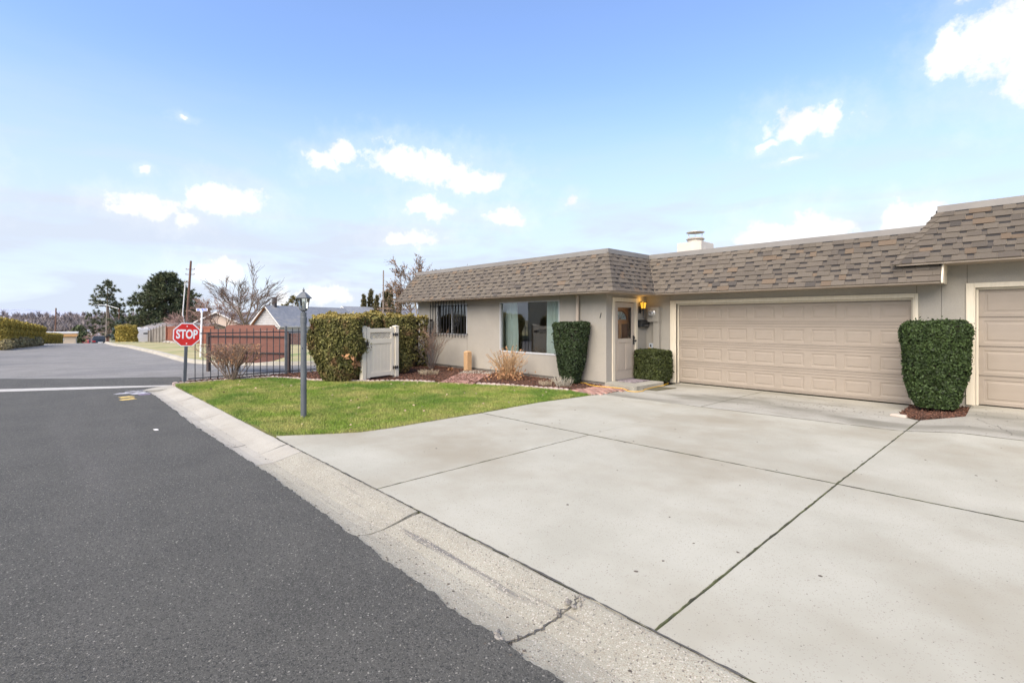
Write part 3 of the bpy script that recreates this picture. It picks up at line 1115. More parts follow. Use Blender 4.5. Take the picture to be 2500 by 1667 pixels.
W1 = (-14.68, -12.93, 1.15, 2.22)       # small barred window
W2 = (-11.30, -8.87, .68, 2.20)         # picture window
wall_x('wall', house, M_stucco, XL, XR, YW, YW + .18, .09, 3.28, [W1, W2])
GD = (-6.44, -1.56, -.1, 2.08)
wall_x('wall', house, M_stucco, XR, -1.155, YG, YG + .2, -.02, 3.28, [GD])
mb = MB()      # entrance return wall along y with the door hole
DY0, DY1, DZ = 10.54, 11.50, 2.13
mb.box(XR - .18, XR, YW + .181, DY0, .03, 3.28)
mb.box(XR - .18, XR, DY1, YG + .2, .03, 3.28)
mb.box(XR - .18, XR, DY0, DY1, DZ, 3.28)
mb.build('wall', M_stucco, house)
mb = MB()
mb.box(XL, XL + .18, YW + .181, 21, .09, 3.28)
mb.box(XL + .181, 6, 20.82, 21, .0, 3.28)
mb.build('wall', M_stucco, house)
MB().box(XL + .03, XR - .03, YW + .03, YW + .16, -.1, .089).box(XL + .03, XL + .15, YW + .161, 21, -.1, .089).build('foundation', M_found, house)
# room behind the windows
mb = MB()
mb.box(XL + .19, XR - .19, YW + .2, 15.2, .10, .14, 1)
mb.box(XL + .19, XR - .19, 15.2, 15.3, .1, 2.6)
mb.box(XL + .19, XR - .19, YW + .19, 15.3, 2.45, 2.5)
mb.box(-12.05, -11.95, YW + .19, 15.19, .141, 2.449)
mb.build('room', [M_room, M_floorin], house)
# flat roof behind the mansard
MB().box(XL + .15, -1.2, YG + .0, 20.9, 3.281, 3.32).box(XL + .15, XR + .05, YW - .1, YG - .001, 3.281, 3.32).build('flat_roof', M_flat, house)
# stucco joints
mb = MB()
for x_, z0_, z1_ in ((-12.93, .09, 1.148), (-11.29, 2.21, 2.33), (-8.86, 2.21, 2.33), (-8.86, .09, .66)):
    mb.box(x_ - .006, x_ + .006, YW - .002, YW + .01, z0_, z1_)
for x_ in (-6.62, -1.51):
    mb.box(x_ - .006, x_ + .006, YG - .002, YG + .01, 2.165, 2.34)
mb.build('stucco_joint', M_found, house)

# ---- windows
w = MB()
x0, x1, z0, z1 = W2
t = .028
w.box(x0, x0 + t, YW - .012, YW + .10, z0, z1).box(x1 - t, x1, YW - .012, YW + .10, z0, z1)
w.box(x0 + t, x1 - t, YW - .012, YW + .10, z1 - t, z1).box(x0 + t, x1 - t, YW - .014, YW + .10, z0, z0 + .04)
pw = w.build('picture_window', M_win, house)
MB().add([(x0 + t, YW + .045, z0 + .04), (x1 - t, YW + .045, z0 + .04), (x1 - t, YW + .045, z1 - t), (x0 + t, YW + .045, z1 - t)], [(0, 1, 2, 3)]).build('glass', M_glass, pw)
def curtain(xa, xb, waves, parent):
    nx = 60
    V, F = [], []
    for i in range(nx + 1):
        s_ = i / nx
        for j, z_ in enumerate((.30, 1.2, 2.28)):
            spread = 1.0 if j < 2 else .92
            yy = YW + .33 + .035 * math.sin(s_ * waves * 6.283 + .4 * j) + .012 * math.sin(s_ * waves * 17)
            V.append((xa + (xb - xa) * s_ * spread, yy, z_))
    for i in range(nx):
        for j in range(2):
            F.append((i * 3 + j, (i + 1) * 3 + j, (i + 1) * 3 + j + 1, i * 3 + j + 1))
    link('curtain', np_mesh('curtain', np.array(V), np.array(F), M_curt, smooth=True), parent)
curtain(-11.80, -10.82, 8, pw)
curtain(-9.66, -8.62, 8, pw)

w = MB()
x0, x1, z0, z1 = W1
xm = -13.78
w.box(x0, x0 + .05, YW - .01, YW + .1, z0, z1).box(x1 - .035, x1, YW - .01, YW + .1, z0, z1)
w.box(x0 + .05, x1 - .035, YW - .01, YW + .1, z1 - .04, z1).box(x0 + .05, x1 - .035, YW - .015, YW + .1, z0, z0 + .045)
w.box(xm - .02, xm + .02, YW + .0, YW + .08, z0 + .045, z1 - .04)
sw = w.build('sliding_window', M_win, house)
MB().add([(x0 + .05, YW + .05, z0 + .045), (xm - .02, YW + .05, z0 + .045), (xm - .02, YW + .05, z1 - .04), (x0 + .05, YW + .05, z1 - .04)], [(0, 1, 2, 3)]).build('glass', M_glass_dark, sw)
MB().add([(xm + .02, YW + .03, z0 + .045), (x1 - .035, YW + .03, z0 + .045), (x1 - .035, YW + .03, z1 - .04), (xm + .02, YW + .03, z1 - .04)], [(0, 1, 2, 3)]).build('glass', M_glass_dark, sw)
bl = MB()
for i in range(14):
    z_ = z1 - .05 - i * .028
    bl.box(xm + .03, x1 - .04, YW + .12, YW + .14, z_ - .024, z_)
bl.build('blind', mat('blind_white', (.70, .68, .62), None, 4, .7), sw)
# iron window guard
wg = thing('window_guard', 'black iron bars with scrolls over the small window', 'window bars', (0, 0, 0))
yb = YW - .11
for i in range(13):
    x_ = -14.93 + i * (1.98 / 12)
    MB().box(x_ - .009, x_ + .009, yb - .009, yb + .009, 1.06, 2.33).build('bar', M_iron, wg)
for z_ in (1.19, 2.14):
    MB().box(-14.95, -12.88, yb + .0095, yb + .024, z_ - .01, z_ + .01).box(-14.95, -14.93, yb + .0245, YW, z_ - .009, z_ + .009).box(-12.9, -12.88, yb + .0245, YW, z_ - .009, z_ + .009).build('rail', M_iron, wg)
MB().box(-14.93, -14.83, yb - .03, yb + .02, 1.60, 1.68).build('lock_box', M_iron, wg)
for cx in (-14.43, -13.44, -13.28):
    mb = MB()
    for sx in (-1, 1):
        pts = []
        for k in range(20):
            a_ = k / 19
            pts.append((cx + sx * (.02 + .11 * math.sin(a_ * math.pi) * (1 - .4 * a_)), yb - .014, 1.42 + a_ * .5))
        mb.tube(pts, .007, 5)
        pts = [(cx + sx * (.08 + .05 * math.cos(k * .6)), yb - .014, 1.66 + .05 * math.sin(k * .6)) for k in range(10)]
        mb.tube(pts, .006, 5)
    mb.lathe([(.002, -.02), (.02, 0), (.002, .03)], 8, (cx, yb - .014, 1.93))
    mb.build('scroll', M_iron, wg)

# ---- entrance door
tr = MB()
tr.box(XR, XR + .03, 10.44, DY0 + .01, .10, 2.235).box(XR, XR + .03, DY1 - .01, 11.59, .10, 2.235).box(XR, XR + .03, DY0 + .01, DY1 - .01, DZ - .005, 2.235)
tr.box(XR - .06, XR - .001, DY0, DY0 + .02, .10, DZ).box(XR - .06, XR - .001, DY1 - .02, DY1, .10, DZ)
tr.build('door_trim', M_trim, house, bev=.006)
sd_ = MB()
sx0, sx1 = XR - .04, XR - .005
gy0, gy1, gz0, gz1 = 10.71, 11.345, 1.17, 1.98
sd_.box(sx0, sx1, DY0 + .022, gy0, .12, 2.11).box(sx0, sx1, gy1, DY1 - .022, .12, 2.11).box(sx0, sx1, gy0, gy1, gz1, 2.11).box(sx0, sx1, gy0, gy1, .12, gz0)
M_sdoor = mat('storm_door_paint', (.40, .345, .28), (.43, .37, .30), 3, .5)
storm = sd_.build('storm_door', M_sdoor, house, bev=.003)
for a, b in ((10.66, 10.97), (11.05, 11.37)):
    mb = MB()
    mb.box(sx1 + .0005, sx1 + .012, a, b, .36, 1.02)
    mb.box(sx1 + .0125, sx1 + .018, a + .05, b - .05, .41, .97)
    mb.build('panel', M_sdoor, storm, bev=.008)
MB().box(sx1 + .0005, sx1 + .01, 10.74, 11.3, 1.06, 1.11).build('rail_moulding', M_sdoor, storm, bev=.004)
MB().add([(XR - .022, gy0, gz0), (XR - .022, gy1, gz0), (XR - .022, gy1, gz1), (XR - .022, gy0, gz1)], [(0, 1, 2, 3)]).build('glass', glass_mat('storm_glass', .0, (.95, .95, .93)), storm)
hd = MB()
hd.box(XR - .004, XR + .012, 11.395, 11.45, 1.0, 1.24)
hd.tube([(XR + .01, 11.42, 1.10), (XR + .06, 11.42, 1.10)], .012, 8)
hd.lathe([(.005, -.03), (.028, -.02), (.03, 0), (.02, .02), (.004, .026)], 12, (0, 0, 0), 0, Matrix.Translation((XR + .075, 11.42, 1.10)) @ Matrix.Rotation(R(90), 4, 'Y'))
hd.tube([(XR + .012, 11.42, 1.22), (XR + .04, 11.42, 1.21), (XR + .045, 11.42, 1.15)], .009, 6)
hd.build('handle', M_iron, storm)
wd = MB()
wx = XR - .15
wd.box(wx - .04, wx, DY0, DY1, .10, DZ)
ed_ = wd.build('wooden_door', M_wood, house)
mb = MB()
for a, b in ((10.66, 10.95), (11.08, 11.37)):
    mb.box(wx + .0005, wx + .012, a, b, 1.02, 1.55)
    mb.box(wx + .0005, wx + .012, a, b, .25, .9)
mb.build('panel', M_wood_dk, ed_, bev=.012)
cyc = 11.0
mb = MB()      # fan light: half disc of leaded glass with a moulded arch
n_ = 20
ring_o = [(cyc + .34 * math.cos(math.pi * k / n_), 1.66 + .26 * math.sin(math.pi * k / n_)) for k in range(n_ + 1)]
ring_i = [(cyc + .29 * math.cos(math.pi * k / n_), 1.665 + .215 * math.sin(math.pi * k / n_)) for k in range(n_ + 1)]
vs_ = [(wx + .014, y_, z_) for y_, z_ in ring_o + ring_i]
fs = [(k, k + 1, n_ + 1 + k + 1, n_ + 1 + k) for k in range(n_)]
mb.add(vs_, fs)
mb.build('arch_moulding', M_wood_dk, ed_)
mb = MB()
mb.add([(wx + .006, y_, z_) for y_, z_ in ring_i], [tuple(range(n_ + 1))])
mb.build('fan_light', mat('leaded_glass', (.34, .46, .44), (.55, .64, .60), 26, .2, .4, 40), ed_)
mb = MB()
for k in range(1, 6):
    a_ = math.pi * k / 6
    mb.tube([(wx + .012, cyc, 1.67), (wx + .012, cyc + .29 * math.cos(a_), 1.665 + .215 * math.sin(a_))], .005, 4)
mb.build('fan_light_bar', M_wood_dk, ed_)
# brass of the lock box is left out; threshold
MB().box(XR - .12, XR + .02, DY0 + .001, DY1 - .001, .06, .12).build('threshold', M_metal_grey, house)

# ---- garage doors
def garage_trim(parent, x0, x1, zb, zt, wl, wr):
    t_ = MB()
    y0_, y1_ = YG - .03, YG + .16
    t_.box(x0 - wl, x0 - .02, y0_, YG - .001, zb, zt + .085).box(x1 + .02, x1 + wr, y0_, YG - .001, zb, zt + .085)
    t_.box(x0 - .02, x1 + .02, y0_, YG - .001, zt - .0, zt + .085)
    t_.box(x0 - .02, x0, y0_ + .004, YG + .16, zb, zt).box(x1, x1 + .02, y0_ + .004, YG + .16, zb, zt)
    t_.box(x0, x0 + .035, YG + .05, YG + .10, zb, zt).box(x1 - .035, x1, YG + .05, YG + .10, zb, zt).box(x0 + .035, x1 - .035, YG + .05, YG + .10, zt - .035, zt)
    return t_.build('door_trim', M_trim, parent, bev=.005)


def panel_mesh(w_, h_):
    """sunk frame with a raised field, facing -y"""
    rings = [(0, 0), (.014, .008), (.042, .008), (.056, .002)]
    vs_, fs = [], []
    for ins, dep in rings:
        vs_ += [(ins, dep, ins), (w_ - ins, dep, ins), (w_ - ins, dep, h_ - ins), (ins, dep, h_ - ins)]
    for r_ in range(3):
        for k in range(4):
            k2 = (k + 1) % 4
            fs.append((r_ * 4 + k, r_ * 4 + k2, (r_ + 1) * 4 + k2, (r_ + 1) * 4 + k))
    fs.append((12, 13, 14, 15))
    return MB().add(vs_, fs).mesh('panel', M_door)


def garage_door(parent, x0, x1, zb, zt, npan, lip):
    yd = YG + .105
    h = (zt - zb) / 4
    gd = MB().box(x0, x1, yd + .035, yd + .06, zb + .012, zt).build('garage_door', M_seal, parent)
    pwid = (x1 - x0) / npan
    mx = pwid * .115 if npan > 4 else .10
    pz0, pz1 = lip + .055, h - lip - .055
    pm_ = panel_mesh(pwid - 2 * mx, pz1 - pz0)
    for s_ in range(4):
        z_ = zb + s_ * h
        mb = MB()
        lo = .018 if s_ == 0 else .0025
        # lips (a little sunk), rails and stiles
        if lip > .02:
            mb.box(x0, x1, yd + .011, yd + .034, z_ + lo, z_ + lip * .55 - .002)
            mb.box(x0, x1, yd + .008, yd + .034, z_ + lip * .55, z_ + lip - .005)
            mb.box(x0, x1, yd + .008, yd + .034, z_ + h - lip + .005, z_ + h - .0025)
        else:
            mb.box(x0, x1, yd + .006, yd + .034, z_ + lo, z_ + lip - .003)
            mb.box(x0, x1, yd + .006, yd + .034, z_ + h - lip + .003, z_ + h - .0025)
        mb.box(x0, x1, yd, yd + .034, z_ + lip, z_ + pz0).box(x0, x1, yd, yd + .034, z_ + pz1, z_ + h - lip)
        for k in range(npan + 1):
            a_ = x0 if k == 0 else x0 + k * pwid - mx
            b_ = x1 if k == npan else x0 + k * pwid + mx
            mb.box(a_, b_, yd, yd + .034, z_ + pz0, z_ + pz1)
        mb.build('door_section', M_door, gd)
        for k in range(npan):
            o = link('panel', pm_, gd)
            o.location = (x0 + k * pwid + mx, yd, z_ + pz0)
    return gd
garage_trim(house, GD[0], GD[1], .0, GD[3], .165, .075)
garage_door(house, GD[0], GD[1], .006, GD[3], 8, .062)

# ---- mansard roofs
PIECES = {}


def sh_mesh(kind, mi, e, ov=.03):
    key = (kind, mi, round(e, 4))
    if key in PIECES:
        return PIECES[key]
    t_ = .019 if kind == 'tab' else .009
    H = e + ov
    b = MB()
    top = lambda s_: t_ * (1 - s_ / H) + .0015
    cut = e * .66
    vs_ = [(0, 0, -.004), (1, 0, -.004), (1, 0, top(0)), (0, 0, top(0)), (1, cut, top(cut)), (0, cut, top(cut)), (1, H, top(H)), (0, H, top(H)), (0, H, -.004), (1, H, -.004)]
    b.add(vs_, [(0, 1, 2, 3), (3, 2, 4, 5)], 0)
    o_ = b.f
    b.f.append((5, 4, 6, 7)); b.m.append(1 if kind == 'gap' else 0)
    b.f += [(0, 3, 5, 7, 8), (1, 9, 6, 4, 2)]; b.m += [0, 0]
    me = b.mesh('shingle', [M_sh[mi], M_band])
    PIECES[key] = (me, b)
    return PIECES[key]


def course_pieces(org, e_dir, n_in, ext0, ext1, z0, z1, run, nc, seed):
    """lay one mansard face: returns list of (matrix, kind, matindex, exposure)"""
    rr = random.Random(seed)
    L_ = math.hypot(run, z1 - z0)
    e = L_ / nc
    ux = Vector((e_dir[0], e_dir[1], 0))
    uy = Vector((n_in[0] * run / L_, n_in[1] * run / L_, (z1 - z0) / L_))
    uz = ux.cross(uy)
    out = []
    for c in range(nc):
        s0 = c * e
        tm = (c + .35) / nc
        lo = ext0[0] + (ext1[0] - ext0[0]) * tm
        hi = ext0[1] + (ext1[1] - ext0[1]) * tm
        x_ = lo - rr.uniform(0, .12)
        kind = 'tab' if rr.random() < .5 else 'gap'
        while x_ < hi - .012:
            w_ = rr.choice([.12, .15, .18, .19, .23, .28]) if kind == 'tab' else rr.choice([.08, .10, .12, .15, .19])
            a_, b_ = max(x_, lo), min(x_ + w_, hi)
            if b_ - a_ > .012:
                mi = rr.choices([0, 1, 2, 3, 4], [36, 32, 20, 6 if kind == 'tab' else 4, 2.2])[0]
                p = Vector((org[0], org[1], z0)) + ux * a_ + uy * s0
                b_ = max(b_ - .004, a_ + .01)
                M_ = Matrix(((ux.x * (b_ - a_), uy.x, uz.x, p.x), (ux.y * (b_ - a_), uy.y, uz.y, p.y), (ux.z, uy.z, uz.z, p.z), (0, 0, 0, 1)))
                out.append((M_, kind, mi, e))
            x_ += w_
            if kind == 'tab':
                kind = 'gap' if rr.random() < .8 else 'tab'
            else:
                kind = 'tab'
    return out


def lay(roof, pieces, nmax=290):
    pieces = sorted(pieces, key=lambda q: (q[0].translation - cam.location).length)
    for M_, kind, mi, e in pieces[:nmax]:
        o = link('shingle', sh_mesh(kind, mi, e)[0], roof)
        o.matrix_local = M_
    if len(pieces) > nmax:
        mb = MB()
        for M_, kind, mi, e in pieces[nmax:]:
            b = sh_mesh(kind, mi, e)[1]
            o_ = len(mb.v)
            mb.v += [tuple(M_ @ Vector(p)) for p in b.v]
            mb.f += [tuple(i + o_ for i in f) for f in b.f]
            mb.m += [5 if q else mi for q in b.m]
        o = mb.build('shingles', M_sh + [M_band], roof)
        o['kind'] = 'stuff'


def deck(mb, p_e0, p_e1, p_t1, p_t0):
    """thin sloping board under the shingles"""
    P = [Vector(p) for p in (p_e0, p_e1, p_t1, p_t0)]
    n_ = (P[1] - P[0]).cross(P[3] - P[0]).normalized()
    mb.add([tuple(p - n_ * .004) for p in P] + [tuple(p - n_ * .03) for p in P], [(0, 1, 2, 3), (7, 6, 5, 4), (0, 4, 5, 1), (1, 5, 6, 2), (2, 6, 7, 3), (3, 7, 4, 0)])


def hip_caps(roof, p0, p1, da, db, nc, wid=.115):
    """folded cap shingles up a hip from p0 (eave) to p1; da/db run down each face away from the hip"""
    p0, p1 = Vector(p0), Vector(p1)
    ax = (p1 - p0)
    up = (-(Vector(da) + Vector(db))).normalized()
    for c in range(nc):
        q0 = p0 + ax * (c / nc)
        q1 = p0 + ax * min((c + 1.25) / nc, 1.0)
        vs_ = []
        for q, l1 in ((q0, .042), (q1, .012)):
            for dd in (Vector(da) * wid, Vector((0, 0, 0)), Vector(db) * wid):
                vs_.append(q + dd + up * (l1 + (.006 if dd.length == 0 else 0)))
        for dd in (Vector(da) * wid, Vector((0, 0, 0)), Vector(db) * wid):
            vs_.append(q0 + dd + up * .006)
        MB().add(vs_, [(0, 1, 4, 3), (1, 2, 5, 4), (6, 7, 1, 0), (7, 8, 2, 1), (0, 3, 6), (2, 8, 5)]).build('hip_cap', M_sh[random.choice([0, 1, 1, 2])], roof)


NC = 9
run = OE - OT
EX0, TX0 = -16.41, -15.72                       # left end of the wing roof at eave and top
db_ = MB()
RE, RTp = XR + OE, XR + OT                      # return face: eave x and top x
ye, yt = YW - OE, YW - OT
ge, gt = YG - OE, YG - OT
NX = -1.10                                      # right end of this roof
deck(db_, (EX0, ye, ZE), (RE, ye, ZE), (RTp, yt, ZT), (TX0, yt, ZT))
deck(db_, (RE, ye, ZE), (RE, ge, ZE), (RTp, gt, ZT), (RTp, yt, ZT))
deck(db_, (RE, ge, ZE), (NX, ge, ZE), (NX, gt, ZT), (RTp, gt, ZT))
db_.box(EX0 + .06, RE - .02, ye + .02, YW - .001, ZE - .028, ZE - .006)
db_.box(XR + .001, RE - .02, YW, YG - .001, ZE - .028, ZE - .006)
db_.box(RE - .0195, NX - .01, ge + .02, YG - .001, ZE - .028, ZE - .006)
db_.box(EX0 + .06, XL - .001, YW, 20.9, ZE - .028, ZE - .006)
deck(db_, (EX0, 20.9, ZE), (EX0, ye, ZE), (TX0, yt, ZT), (TX0, 20.9, ZT))
roof = db_.build('roof', mat('soffit_paint', (.34, .28, .22), (.37, .31, .25), 3, .85), house)
pcs = course_pieces((0, ye), (1, 0), (0, 1), (EX0, RE), (TX0, RTp), ZE, ZT, run, NC, 1)
pcs += course_pieces((RE, 0), (0, 1), (-1, 0), (ye, ge), (yt, gt), ZE, ZT, run, NC, 2)
pcs += course_pieces((0, ge), (1, 0), (0, 1), (RE, NX), (RTp, NX), ZE, ZT, run, NC, 3)
pcs += course_pieces((EX0, 0), (0, -1), (1, 0), (-13, -ye), (-13, -yt), ZE, ZT, TX0 - EX0, NC, 4)
lay(roof, pcs, 292)
hip_caps(roof, (RE, ye, ZE), (RTp, yt, ZT), (-1, 0, 0), (0, 1, 0), 9, .13)
hip_caps(roof, (EX0, ye, ZE), (TX0, yt, ZT), (0, 1, 0), (1, 0, 0), 9, .05)
# metal drip cap along the top, with thickness
def cap_run(name, parent, pts, zt, zb, th, back):
    """pts: outline of the outer top edge (2D), metal fascia with a flat top reaching back"""
    mb = MB()
    for (xa, ya), (xb, yb_) in zip(pts[:-1], pts[1:]):
        dx, dy = xb - xa, yb_ - ya
        L_ = math.hypot(dx, dy)
        nx_, ny_ = -dy / L_, dx / L_          # towards the inside
        A, B = (xa, ya), (xb, yb_)
        A2, B2 = (xa + nx_ * back, ya + ny_ * back), (xb + nx_ * back, yb_ + ny_ * back)
        mb.prism([A, B, B2, A2], zb, zt)
    return mb.build(name, M_metal_grey, parent)
fo = OT + .022
cp = cap_run('fascia', roof, [(-15.74, yt - .02), (RTp + .02, yt - .02)], ZF, ZT - .012, 0, .10)
mb = MB()
mb.box(RTp - .08, RTp + .0205, yt + .081, gt - .0205, ZT - .012, ZF - .0005)
mb.box(RTp - .08, -1.2, gt - .02, gt + .08, ZT - .012, ZF)
mb.build('fascia', M_metal_grey, roof)
MB().box(-15.76, -15.66, yt + .081, 20.9, ZT - .012, ZF - .001).build('fascia', M_metal_grey, roof)
# cream board closing the right end of the eave
eb = MB()
eb.add([(NX + .004, ge - .01, ZE - .03), (NX + .004, YG - .002, ZE - .03), (NX + .004, YG - .002, ZE + .34), (NX + .004, ge + .14, ZE + .34), (NX + .004, ge - .01, ZE + .04)], [(0, 1, 2, 3, 4)])
eb.add([(NX + .03, ge - .01, ZE - .03), (NX + .03, YG - .002, ZE - .03), (NX + .03, YG - .002, ZE + .34), (NX + .03, ge + .14, ZE + .34), (NX + .03, ge - .01, ZE + .04)], [(4, 3, 2, 1, 0)])
eb.f += [(i, i + 5, (i + 1) % 5 + 5, (i + 1) % 5) for i in range(5)]
eb.m += [0] * 5
eb.build('end_board', M_trim, roof)

# ---- chimney
mb = MB().box(-9.42, -8.45, 17.7, 18.75, 3.2, 4.60).build('chimney', M_chim, house, bev=.012)
cc = MB()
cx_, cy_ = -8.93, 18.22
cc.lathe([(.30, 4.60), (.30, 4.70), (.27, 4.71), (.27, 4.74)], 20, (cx_, cy_, 0))
cc.lathe([(.33, 4.74), (.34, 4.765), (.28, 4.81), (.2, 4.82)], 20, (cx_, cy_, 0))
cc.lathe([(.25, 5.0), (.34, 5.015), (.33, 5.035), (.1, 5.07), (.01, 5.075)], 20, (cx_, cy_, 0))
for k in range(4):
    a_ = k * math.pi / 2 + .5
    cc.box(-.012, .012, -.004, .004, 0, .20, M=Matrix.Translation((cx_ + .24 * math.cos(a_), cy_ + .24 * math.sin(a_), 4.81)) @ Matrix.Rotation(a_, 4, 'Z'))
cc.build('chimney_cap', M_capm, mb)

# ---- neighbour
NZ = .13
GD2 = (-.69, 4.19, -.1, 2.23)
wall_x('wall', nbr, M_stucco, -1.15, 6.2, YG, YG + .2, -.02, 3.6, [GD2])
MB().box(6.0, 6.2, YG + .2, 20, 0, 3.6).build('wall', M_stucco, nbr)
garage_trim(nbr, GD2[0], GD2[1], NZ, GD2[3], .125, .125)
garage_door(nbr, GD2[0], GD2[1], NZ + .006, GD2[3], 4, .012)
MB().box(-.806, -.794, YG - .002, YG + .01, 2.32, 2.70).build('stucco_joint', M_found, nbr)
MB().box(-1.1, 6.2, YG - .1, 20, 3.6, 3.64).box(-1.1, -1.0, YG + .2, 20, 3.3, 3.599).build('flat_roof', M_flat, nbr)
ZE2, ZT2, ZF2 = 2.68, 3.63, 3.735
NE0, NT0 = -1.77, -1.17
nb_ = MB()
deck(nb_, (NE0, ge, ZE2), (6.5, ge, ZE2), (6.5, gt, ZT2), (NT0, gt, ZT2))
deck(nb_, (NE0, 19.8, ZE2), (NE0, ge, ZE2), (NT0, gt, ZT2), (NT0, 19.8, ZT2))
nb_.box(NX + .032, 6.4, ge + .02, YG - .001, ZE2 - .03, ZE2 - .006)
nb_.box(NE0 + .04, NX + .03, ge + .02, ge + .1, ZE2 - .03, ZE2 - .006)
nroof = nb_.build('roof', MATS['soffit_paint'], nbr)
pcs = course_pieces((0, ge), (1, 0), (0, 1), (NE0, 6.5), (NT0, 6.5), ZE2, ZT2, run, NC, 21)
lay(nroof, pcs, 290)
hip_caps(nroof, (NE0, ge, ZE2), (NT0, gt, ZT2), (0, 1, 0), (1, 0, 0), 10, .105)
MB().box(NT0 - .02, 6.5, gt - .02, gt + .08, ZT2 - .012, ZF2).box(NT0 - .02, NT0 + .08, gt + .0805, 19.8, ZT2 - .012, ZF2 - .001).build('fascia', M_metal_grey, nroof)

# ---- fittings on the house
M_pipe = mat('painted_pipe', (.40, .335, .265), None, 3, .5)
dp = MB()
dp.tube([(-8.2, YW - .06, .2), (-8.2, YW - .06, 2.30)], .045, 14)
dp.box(-8.27, -8.13, YW - .11, YW - .001, 1.29, 1.315)
dp.build('drainpipe', M_pipe, house, smooth=False)
mt = MB().box(-7.20, -6.87, YG - .16, YG - .001, 1.60, 2.0).build('meter_box', M_stucco, house, bev=.008)
MB().box(-7.05, -6.88, YG - .13, YG - .001, .2, 1.599).build('conduit_cover', M_stucco, mt, bev=.006)
gl = MB()
Mx = Matrix.Translation((-7.06, YG - .16, 1.84)) @ Matrix.Rotation(R(90), 4, 'X')
gl.lathe([(.098, 0), (.1, .03), (.085, .04), (.084, .09), (.06, .115), (.02, .12)], 20, (0, 0, 0), 0, Mx)
gl.build('meter_dial', mat('meter_glass', (.62, .62, .60), (.4, .4, .4), 6, .15, metal=.5), mt, smooth=False)
MB().box(-7.09, -7.03, YG - .284, YG - .279, 1.845, 1.87).build('meter_display', M_seal, mt)
num = link('house_number', text_mesh('1', .19, M_iron, 'house_number', .004), house)
num.location = (-7.50, YW - .008, 1.76)
num.rotation_euler = (R(90), 0, 0)
num.data.transform(Matrix(((1, .28, 0, 0), (0, 1, 0, 0), (0, 0, 1, 0), (0, 0, 0, 1))))

# ---- wall lantern (lit)
lamp = thing('wall_lantern', 'black wall lantern glowing amber beside the entrance door', 'lamp', (XR, 11.72, 0))
M_amber = mat('amber_glass', (.9, .45, .05), None, 5, .3, emit=(1.0, .48, .04), emit_s=.24)
lb = MB()
lb.box(0, .02, -.05, .05, 1.84, 2.02)
lb.tube([(.02, 0, 1.93), (.07, 0, 1.905), (.11, 0, 1.92)], .014, 8)
lb.tube([(.12, 0, 1.70), (.12, 0, 1.80), (.12, 0, 1.92), (.12, 0, 1.955)], [.006, .016, .024, .05], 10)
lb.build('bracket', M_iron, lamp)
gz = [(1.955, .062), (2.125, .098)]
lg = MB()
n6 = 6
vs_ = []
for z_, r_ in gz:
    vs_ += [(.12 + r_ * math.cos(k * math.pi / 3), r_ * math.sin(k * math.pi / 3), z_) for k in range(n6)]
lg.add(vs_, [(k, (k + 1) % 6, (k + 1) % 6 + 6, k + 6) for k in range(6)])
lg.build('glass', M_amber, lamp)
lf = MB()
for k in range(6):
    a_ = k * math.pi / 3
    lf.tube([(.12 + r_ * 1.02 * math.cos(a_), r_ * 1.02 * math.sin(a_), z_) for z_, r_ in gz], .008, 5)
lf.lathe([(.108, 2.122), (.112, 2.14), (.06, 2.148)], 6, (.12, 0, 0))
lf.lathe([(.04, 1.93), (.068, 1.955), (.066, 1.965)], 6, (.12, 0, 0))
lf.build('frame', M_iron, lamp)
bd = bpy.data.lights.new('lantern_bulb', 'POINT')
bd.energy = .28
bd.color = (1.0, .55, .12)
bd.shadow_soft_size = .03
bulb = bpy.data.objects.new('lantern_bulb', bd)
COL.objects.link(bulb)
bulb.parent = lamp
bulb.location = (.10, 0, 2.20)

# ---- mailbox
mbx = thing('mailbox', 'black wall mailbox between the lantern and the meter', 'mailbox', (XR, 11.83, 0))
q = MB()
q.prism([(.0, 1.46), (.10, 1.46), (.12, 1.5), (.115, 1.60), (.0, 1.66)], -.19, .19, M=Matrix(((1, 0, 0, 0), (0, 0, 1, 0), (0, 1, 0, 0), (0, 0, 0, 1))))
M_mail = mat('mailbox_black', (.02, .022, .024), None, 5, .35)
q.build('box', M_mail, mbx, bev=.008)
q = MB().prism([(.0, 1.662), (.118, 1.602), (.128, 1.575), (.12, 1.565), (.117, 1.598)], -.2, .2, M=Matrix(((1, 0, 0, 0), (0, 0, 1, 0), (0, 1, 0, 0), (0, 0, 0, 1))))
q.build('lid', M_mail, mbx)
MB().box(.121, .128, -.05, .14, 1.50, 1.515).build('paper_holder', M_metal_grey, mbx)

# weatherproof socket box with the cord plugged in
sb = thing('outlet_box', 'small grey outlet box on the wall above the square hedge', 'outlet', (0, 0, 0))
MB().box(-7.20, -7.06, YG - .09, YG - .001, .86, 1.02).build('box', mat('outlet_grey', (.42, .45, .48), None, 4, .4), sb, bev=.01)
MB().box(-7.16, -7.12, YG - .10, YG - .091, .92, .99).build('cover_window', M_iron, sb)
MB().box(-7.185, -7.135, YG - .13, YG - .091, .84, .90).build('plug', mat('cord_yellow', (.72, .42, .03), None, 5, .45), sb, bev=.006)

